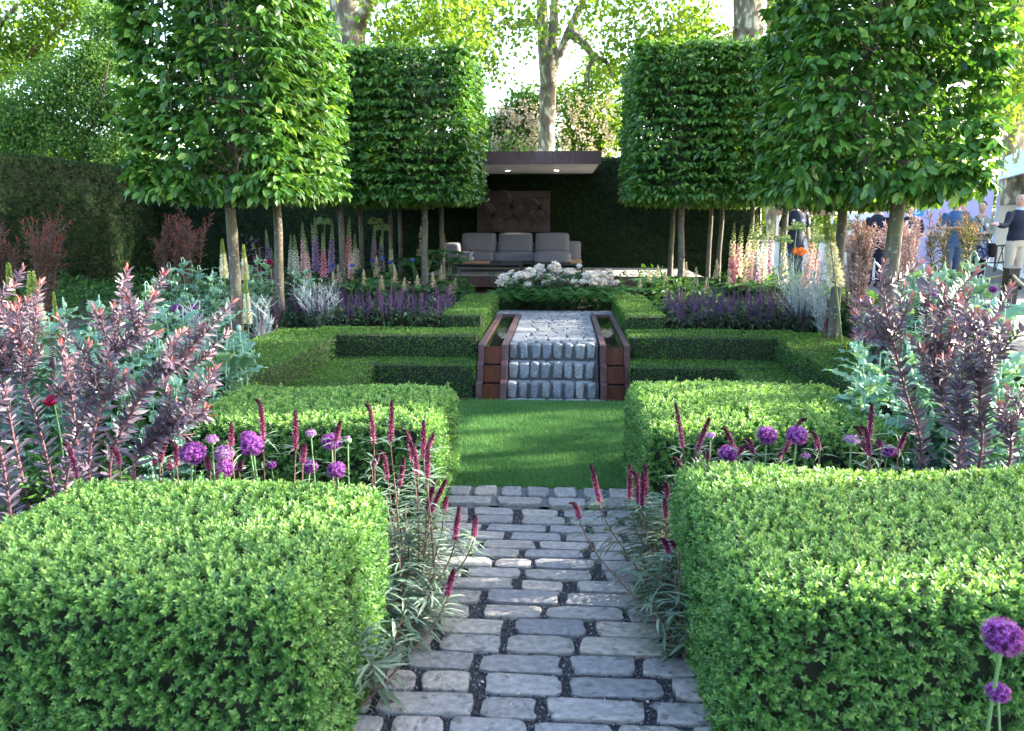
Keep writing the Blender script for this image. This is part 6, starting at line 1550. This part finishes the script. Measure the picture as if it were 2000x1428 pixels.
# ------------------------------------------------------------------ people
M['skin'] = plain('skin', (.50, .29, .21), .55, var=.06, vscale=9)
for nm, c in (('navy', (.012, .016, .034)), ('navy2', (.018, .022, .045)), ('jeans', (.05, .08, .15)), ('black_cloth', (.014, .014, .016)), ('sage', (.22, .23, .19)), ('blue_shirt', (.035, .085, .19)), ('beige', (.46, .39, .31)), ('pale_blue', (.40, .50, .66)), ('white_cloth', (.72, .72, .74)), ('brown_hair', (.045, .025, .015)), ('grey_hair', (.55, .53, .50)), ('leather', (.02, .016, .014)), ('orange_cloth', (.75, .12, .02)), ('eye', (.02, .015, .012)), ('lip', (.36, .12, .10))):
    M[nm] = plain(nm, c, .8, spec=.3, bump=.15, bscale=60) if nm not in ('eye', 'lip') else plain(nm, c, .4)
def floral():
    m, nt, b, out = mat('floral_skirt'); tc = N(nt, 'ShaderNodeTexCoord'); v = N(nt, 'ShaderNodeTexVoronoi', Scale=26.0)
    nt.links.new(tc.outputs['Object'], v.inputs['Vector']); sepc = N(nt, 'ShaderNodeSeparateColor'); nt.links.new(v.outputs['Color'], sepc.inputs[0])
    nt.links.new(ramp(nt, sepc.outputs[0], [(.0, (.015, .02, .06)), (.55, (.02, .03, .09)), (.6, (.16, .09, .26)), (.8, (.05, .16, .22)), (.9, (.40, .36, .38))]), b.inputs['Base Color']); b.inputs['Roughness'].default_value = .85
    return m
M['floral'] = floral()
def remesh(mb, name, m, parent, vox=.014, smooth=3):
    o = mb.obj(name, m, parent, True)
    md = o.modifiers.new('r', 'REMESH'); md.mode = 'VOXEL'; md.voxel_size = vox; md.use_smooth_shade = True
    sm_ = o.modifiers.new('s', 'SMOOTH'); sm_.iterations = smooth; sm_.factor = .5
    dg = bpy.context.evaluated_depsgraph_get(); me = bpy.data.meshes.new_from_object(o.evaluated_get(dg)); o.modifiers.clear(); old = o.data; o.data = me; me.name = name; bpy.data.meshes.remove(old)
    if not me.materials: me.materials.append(m)
    return o
def oval(mb, pts, rx, ry, seg=14):
    pts = np.asarray(pts, float); th = np.linspace(0, 2 * np.pi, seg, endpoint=False); n = len(pts)
    v = np.stack([[(p[0] + math.cos(t) * a, p[1] + math.sin(t) * b, p[2]) for t in th] for p, a, b in zip(pts, rx, ry)]).reshape(-1, 3)
    i = np.arange(n - 1)[:, None] * seg; j = np.arange(seg)[None]; k = (j + 1) % seg
    mb.add(v, np.stack([i + j, i + k, i + seg + k, i + seg + j], -1).reshape(-1, 4)); mb.add(v[:seg], [tuple(range(seg))[::-1]]); mb.add(v[-seg:], [tuple(range(seg))])
def ball(mb, c, r, n=10):
    r = np.broadcast_to(np.asarray(r, float), (3,)); u = np.linspace(-1, 1, n + 1)[1:-1]; z = np.sin(u * np.pi / 2)
    oval(mb, [(c[0], c[1], c[2] + q * r[2]) for q in z], [r[0] * math.sqrt(1 - q * q) for q in z], [r[1] * math.sqrt(1 - q * q) for q in z], 12)
def hand(mb, w_, d, pn, side):
    """palm, four bent fingers of different length and a thumb; d along the hand, pn palm normal"""
    w_ = np.asarray(w_, float); d = nrm(np.asarray(d, float)); pn = nrm(np.asarray(pn, float) - d * (np.asarray(pn, float) @ d)); s = np.cross(d, pn) * side
    tube(mb, [w_ - d * .02, w_ + d * .03, w_ + d * .085], [.026, .036, .036], 8)
    for k, L in enumerate((.068, .078, .072, .055)):
        b = w_ + d * .08 + s * (.028 - .0185 * k)
        tube(mb, spline([b, b + d * L * .55 + pn * .006, b + d * L * .85 + pn * .028], 5), [.0105, .0105, .010, .0095, .008], 6)
    b = w_ + d * .022 + s * .03; tube(mb, spline([b, b + s * .028 + d * .03, b + s * .034 + d * .062 + pn * .008], 5), [.013, .013, .012, .011, .009], 6)
def person(label, loc, yaw, h, top, bottom, hair, arms, sleeve='long', legs=None, skirt=None, hairm='brown_hair', extras=(), turn=0., bald=False):
    t = thing('person', label, 'person', loc, yaw, None); s = h / 1.74; t.scale = (s, s, s)
    body = MB()
    oval(body, [(0, 0, .84), (0, 0, .95), (0, 0, 1.08), (0, -.005, 1.26), (0, 0, 1.38), (0, 0, 1.45), (0, .005, 1.50)], [.15, .165, .14, .165, .165, .11, .06], [.10, .115, .095, .115, .095, .075, .055])
    tube(body, [(0, .01, 1.44), (0, -.005, 1.57)], .056, 10)
    ct_, st_ = math.cos(turn), math.sin(turn)
    H = lambda x, y, z: (x * ct_ - y * st_, x * st_ + y * ct_, z)
    ball(body, H(0, -.005, 1.655), (.075, .092, .108)); ball(body, H(0, -.035, 1.60), (.052, .058, .055))
    tube(body, [H(0, -.085, 1.665), H(0, -.108, 1.635)], [.010, .017], 6)
    for e in (-1, 1): ball(body, H(e * .078, .01, 1.65), (.012, .022, .032), 6)
    legs = legs or [[(-.09, 0, .86), (-.10, -.01, .48), (-.10, .02, .09)], [(.09, 0, .86), (.10, -.01, .48), (.10, .02, .09)]]
    for L in legs:
        tube(body, spline(L, 9), [.088, .085, .078, .066, .056, .055, .052, .044, .040], 10)
    sl, tr, sh = MB(), MB(), MB()
    oval(sl, [(0, 0, .90), (0, 0, .98), (0, 0, 1.09), (0, -.005, 1.26), (0, 0, 1.39), (0, 0, 1.455), (0, .005, 1.49)], [.178, .182, .162, .187, .187, .125, .072], [.128, .133, .118, .138, .115, .092, .068])
    for sg, A_ in zip((-1, 1), arms):
        A_ = [np.array(q, float) for q in A_]
        tube(body, spline(A_, 12), np.linspace(.052, .029, 12), 10)
        d = nrm(A_[2] - A_[1]); hand(body, A_[2], d, (0, 0, -1) if abs(d[2]) < .6 else (-sg, 0, 0), sg)
        q = spline(A_, 12); k = 12 if sleeve == 'long' else 6
        tube(sl, q[:k] if sleeve != 'long' else q[:11], np.linspace(.072, .046 if sleeve == 'long' else .062, k if sleeve != 'long' else 11), 10)
    remesh(body, 'body', M['skin'], t, .0155)
    remesh(sl, 'top', M[top], t, .021)
    if bottom:
        oval(tr, [(0, 0, .80), (0, 0, .92), (0, 0, 1.02)], [.16, .178, .16], [.115, .13, .115])
        for L in legs: tube(tr, spline(L, 9), [.108, .10, .094, .085, .076, .073, .071, .070, .070], 10)
        remesh(tr, 'trousers' if not skirt else 'tights', M[bottom], t, .021)
    for L in legs:
        mb = MB(); f = np.array(L[-1]); ball(mb, f + np.array([0, -.06, -.045]), (.048, .135, .045)); tube(mb, [f + np.array([0, 0, -.06]), f + np.array([0, 0, .02 if not skirt else .26])], [.05, .055], 8); remesh(mb, 'shoe', M['leather'], t, .019)
    if skirt:
        mb = MB(); n = 28; V = []
        for z, rr in ((1.0, .165), (.9, .19), (.75, .215), (.56, .235)):
            for i in range(n):
                a = i * 6.2832 / n; r2 = rr * (1 + .045 * math.sin(a * 7) * (1.0 - z)); V.append((math.cos(a) * r2, math.sin(a) * r2 * .75, z))
        mb.add(V, [(r_ * n + i, (r_ + 1) * n + i, (r_ + 1) * n + (i + 1) % n, r_ * n + (i + 1) % n) for r_ in range(3) for i in range(n)]); mb.obj('skirt', M[skirt], t, True)
    hb = MB()
    if hair == 'bun':
        ball(hb, H(0, .018, 1.685), (.083, .092, .098)); ball(hb, H(0, .105, 1.63), (.038, .04, .05)); tube(hb, [H(0, .11, 1.62), H(0, .12, 1.52)], [.028, .012], 6)
    elif hair == 'short': ball(hb, H(0, .014, 1.69), (.082, .092, .088))
    elif hair == 'rim':
        for e in (-1, 1): ball(hb, H(e * .055, .045, 1.645), (.03, .055, .05))
        ball(hb, H(0, .075, 1.645), (.06, .03, .05))
    if hb.n: remesh(hb, 'hair', M[hairm], t, .016)
    for e in (-1, 1):
        mb = MB(); ball(mb, H(e * .029, -.085, 1.668), .0095, 6); mb.obj('eye', M['eye'], t, True)
    mb = MB(); ball(mb, H(0, -.088, 1.598), (.022, .008, .006), 6); mb.obj('mouth', M['lip'], t, True)
    for (nm, fn_, m) in extras:
        mb = MB(); fn_(mb); mb.obj(nm, M[m], t, True)
    return t
def P_(px, Y): return (at(px, 424, Y)[0], Y, .34)
down = [[(-.18, .01, 1.42), (-.24, .02, 1.15), (-.25, -.05, .90)], [(.18, .01, 1.42), (.24, .02, 1.15), (.26, -.06, .90)]]
stripe = lambda e: (lambda mb: tube(mb, [(e * .197, -.02, 1.44), (e * .255, -.03, 1.25)], .016, 5))
badge = lambda e: (lambda mb: ball(mb, (e * .08, -.137, 1.30), (.03, .008, .026), 6))
person('bearded man in a navy short-sleeved jacket holding something orange among the foxgloves', P_(1554, 15.2), .05, 1.80, 'navy', 'navy2', 'short', down, 'short', extras=(('sleeve_stripe', stripe(-1), 'white_cloth'), ('sleeve_stripe', stripe(1), 'white_cloth'), ('badge', badge(-1), 'pale_blue'), ('badge', badge(1), 'pale_blue'), ('orange_bag', lambda mb: rbox(mb, .26, .33, -.16, -.06, .60, .82, .02, 3), 'orange_cloth'), ('beard', lambda mb: ball(mb, (0, -.055, 1.585), (.055, .05, .042)), 'brown_hair')))
bent = [[(-.18, .01, 1.42), (-.22, -.02, 1.14), (-.02, -.24, 1.20)], [(.18, .01, 1.42), (.25, -.04, 1.14), (.04, -.27, 1.22)]]
person('visitor in a navy polo shirt with a white sleeve stripe before the lavender wall', P_(1776, 15.6), -.5, 1.66, 'navy', 'black_cloth', 'short', bent, 'short', extras=(('sleeve_stripe', stripe(-1), 'white_cloth'), ('sleeve_stripe', stripe(1), 'white_cloth'), ('badge', badge(-1), 'pale_blue'), ('badge', badge(1), 'pale_blue'), ('watch', lambda mb: ball(mb, (.07, -.22, 1.205), (.034, .034, .02), 6), 'leather')))
person('visitor in dark navy half hidden behind the near right hornbeam trunk', P_(1716, 16.4), -.8, 1.72, 'navy2', 'navy2', 'short', down, 'long')
akim = [[(-.18, .01, 1.42), (-.30, .02, 1.17), (-.10, -.22, 1.16)], [(.18, .01, 1.42), (.34, .04, 1.20), (.10, -.24, 1.14)]]
person('visitor in a blue T-shirt and jeans with folded arms behind the olive conebush', P_(1868, 15.7), .15, 1.80, 'blue_shirt', 'jeans', 'short', akim, 'short')
hold = [[(-.17, .01, 1.41), (-.23, .0, 1.12), (-.06, -.22, 1.10)], [(.17, .01, 1.41), (.24, .0, 1.13), (.05, -.24, 1.12)]]
person('woman in a sage cardigan and dark floral skirt with a black shoulder bag', P_(1917, 16.8), -.25, 1.70, 'sage', 'black_cloth', 'bun', hold, 'long', skirt='floral', turn=-.45, extras=(
    ('bag_strap', lambda mb: tube(mb, spline([(-.13, -.09, 1.46), (-.02, -.15, 1.30), (.12, -.15, 1.08), (.23, -.06, .92)], 14), .011, 5), 'leather'), ('shoulder_bag', lambda mb: rbox(mb, .20, .31, -.14, .12, .60, .90, .03, 4), 'leather'),
    ('shirt', lambda mb: tube(mb, [(0, -.130, .96), (0, -.134, 1.12), (0, -.142, 1.28), (0, -.112, 1.42)], [.022, .018, .018, .03], 8), 'pale_blue'), ('badge', lambda mb: rbox(mb, .06, .12, -.148, -.138, 1.22, 1.31, .003, 2), 'white_cloth')))
reach = [[(-.18, .01, 1.42), (-.36, -.10, 1.20), (-.66, -.20, 1.22)], [(.18, .01, 1.42), (.26, .03, 1.15), (.24, -.08, .92)]]
person('bald man in a navy blazer and beige trousers reaching out one arm', P_(1990, 15.8), .25, 1.82, 'navy', 'beige', 'rim', reach, 'long', hairm='grey_hair', turn=-1.0, extras=(('collar', lambda mb: tube(mb, [(0, .0, 1.455), (0, .0, 1.52)], [.075, .066], 12), 'pale_blue'), ('cuff', lambda mb: tube(mb, [(-.63, -.19, 1.218), (-.67, -.203, 1.221)], [.042, .040], 8), 'pale_blue')))

# ------------------------------------------------------------------ labels that number off what grows in a row
ORD = 'first second third fourth fifth sixth seventh eighth ninth tenth eleventh twelfth thirteenth fourteenth fifteenth sixteenth seventeenth eighteenth nineteenth twentieth'.split()
def ordw(i):
    if i < 20: return ORD[i]
    t, u = divmod(i + 1, 10); T = {2: 'twent', 3: 'thirt', 4: 'fort', 5: 'fift'}[t]
    return T + 'ieth' if u == 0 else T + 'y-' + ORD[u - 1]
def px_of(o):
    d = np.array(o.location) - CAM; return (d @ _r) / (d @ _f)
def number_off(tests, fmt):
    os_ = sorted([o for o in SC.objects if o.parent is None and tests(o)], key=px_of)
    for i, o in enumerate(os_):
        o['label'] = fmt % ('leftmost' if i == 0 else 'rightmost' if i == len(os_) - 1 else ordw(i) + ' from the left')
    return os_
ROWS = ('front', 'second', 'third', 'fourth', 'rear')
shared = {}
for o in SC.objects:
    if o.parent is None and o.get('label') and o.get('category'):
        lb = o['label']
        if o['category'] == 'salvia': lb = 'violet salvia in the %s row of the %s drift' % (ROWS[min(4, max(0, int(round((o.location.y - 8.36) / .248))))], 'left' if o.location.x < 0 else 'right')
        elif o['category'] == 'poppy' and 'buds in the' in lb:
            s_ = 'left' if o.location.x < 0 else 'right'
            lb = 'frilly blue-green poppy %s' % (('just behind the %s plum bush' % s_) if o.location.y < 5.9 else ('farther back in the %s border' % s_))
        shared.setdefault(lb, []).append(o)
for lb, os_ in shared.items():
    os_.sort(key=px_of)
    for i, o in enumerate(os_):
        o['label'] = lb if len(os_) == 1 else lb + ', ' + ('leftmost' if i == 0 else 'rightmost' if i == len(os_) - 1 else ordw(i) + ' from the left')
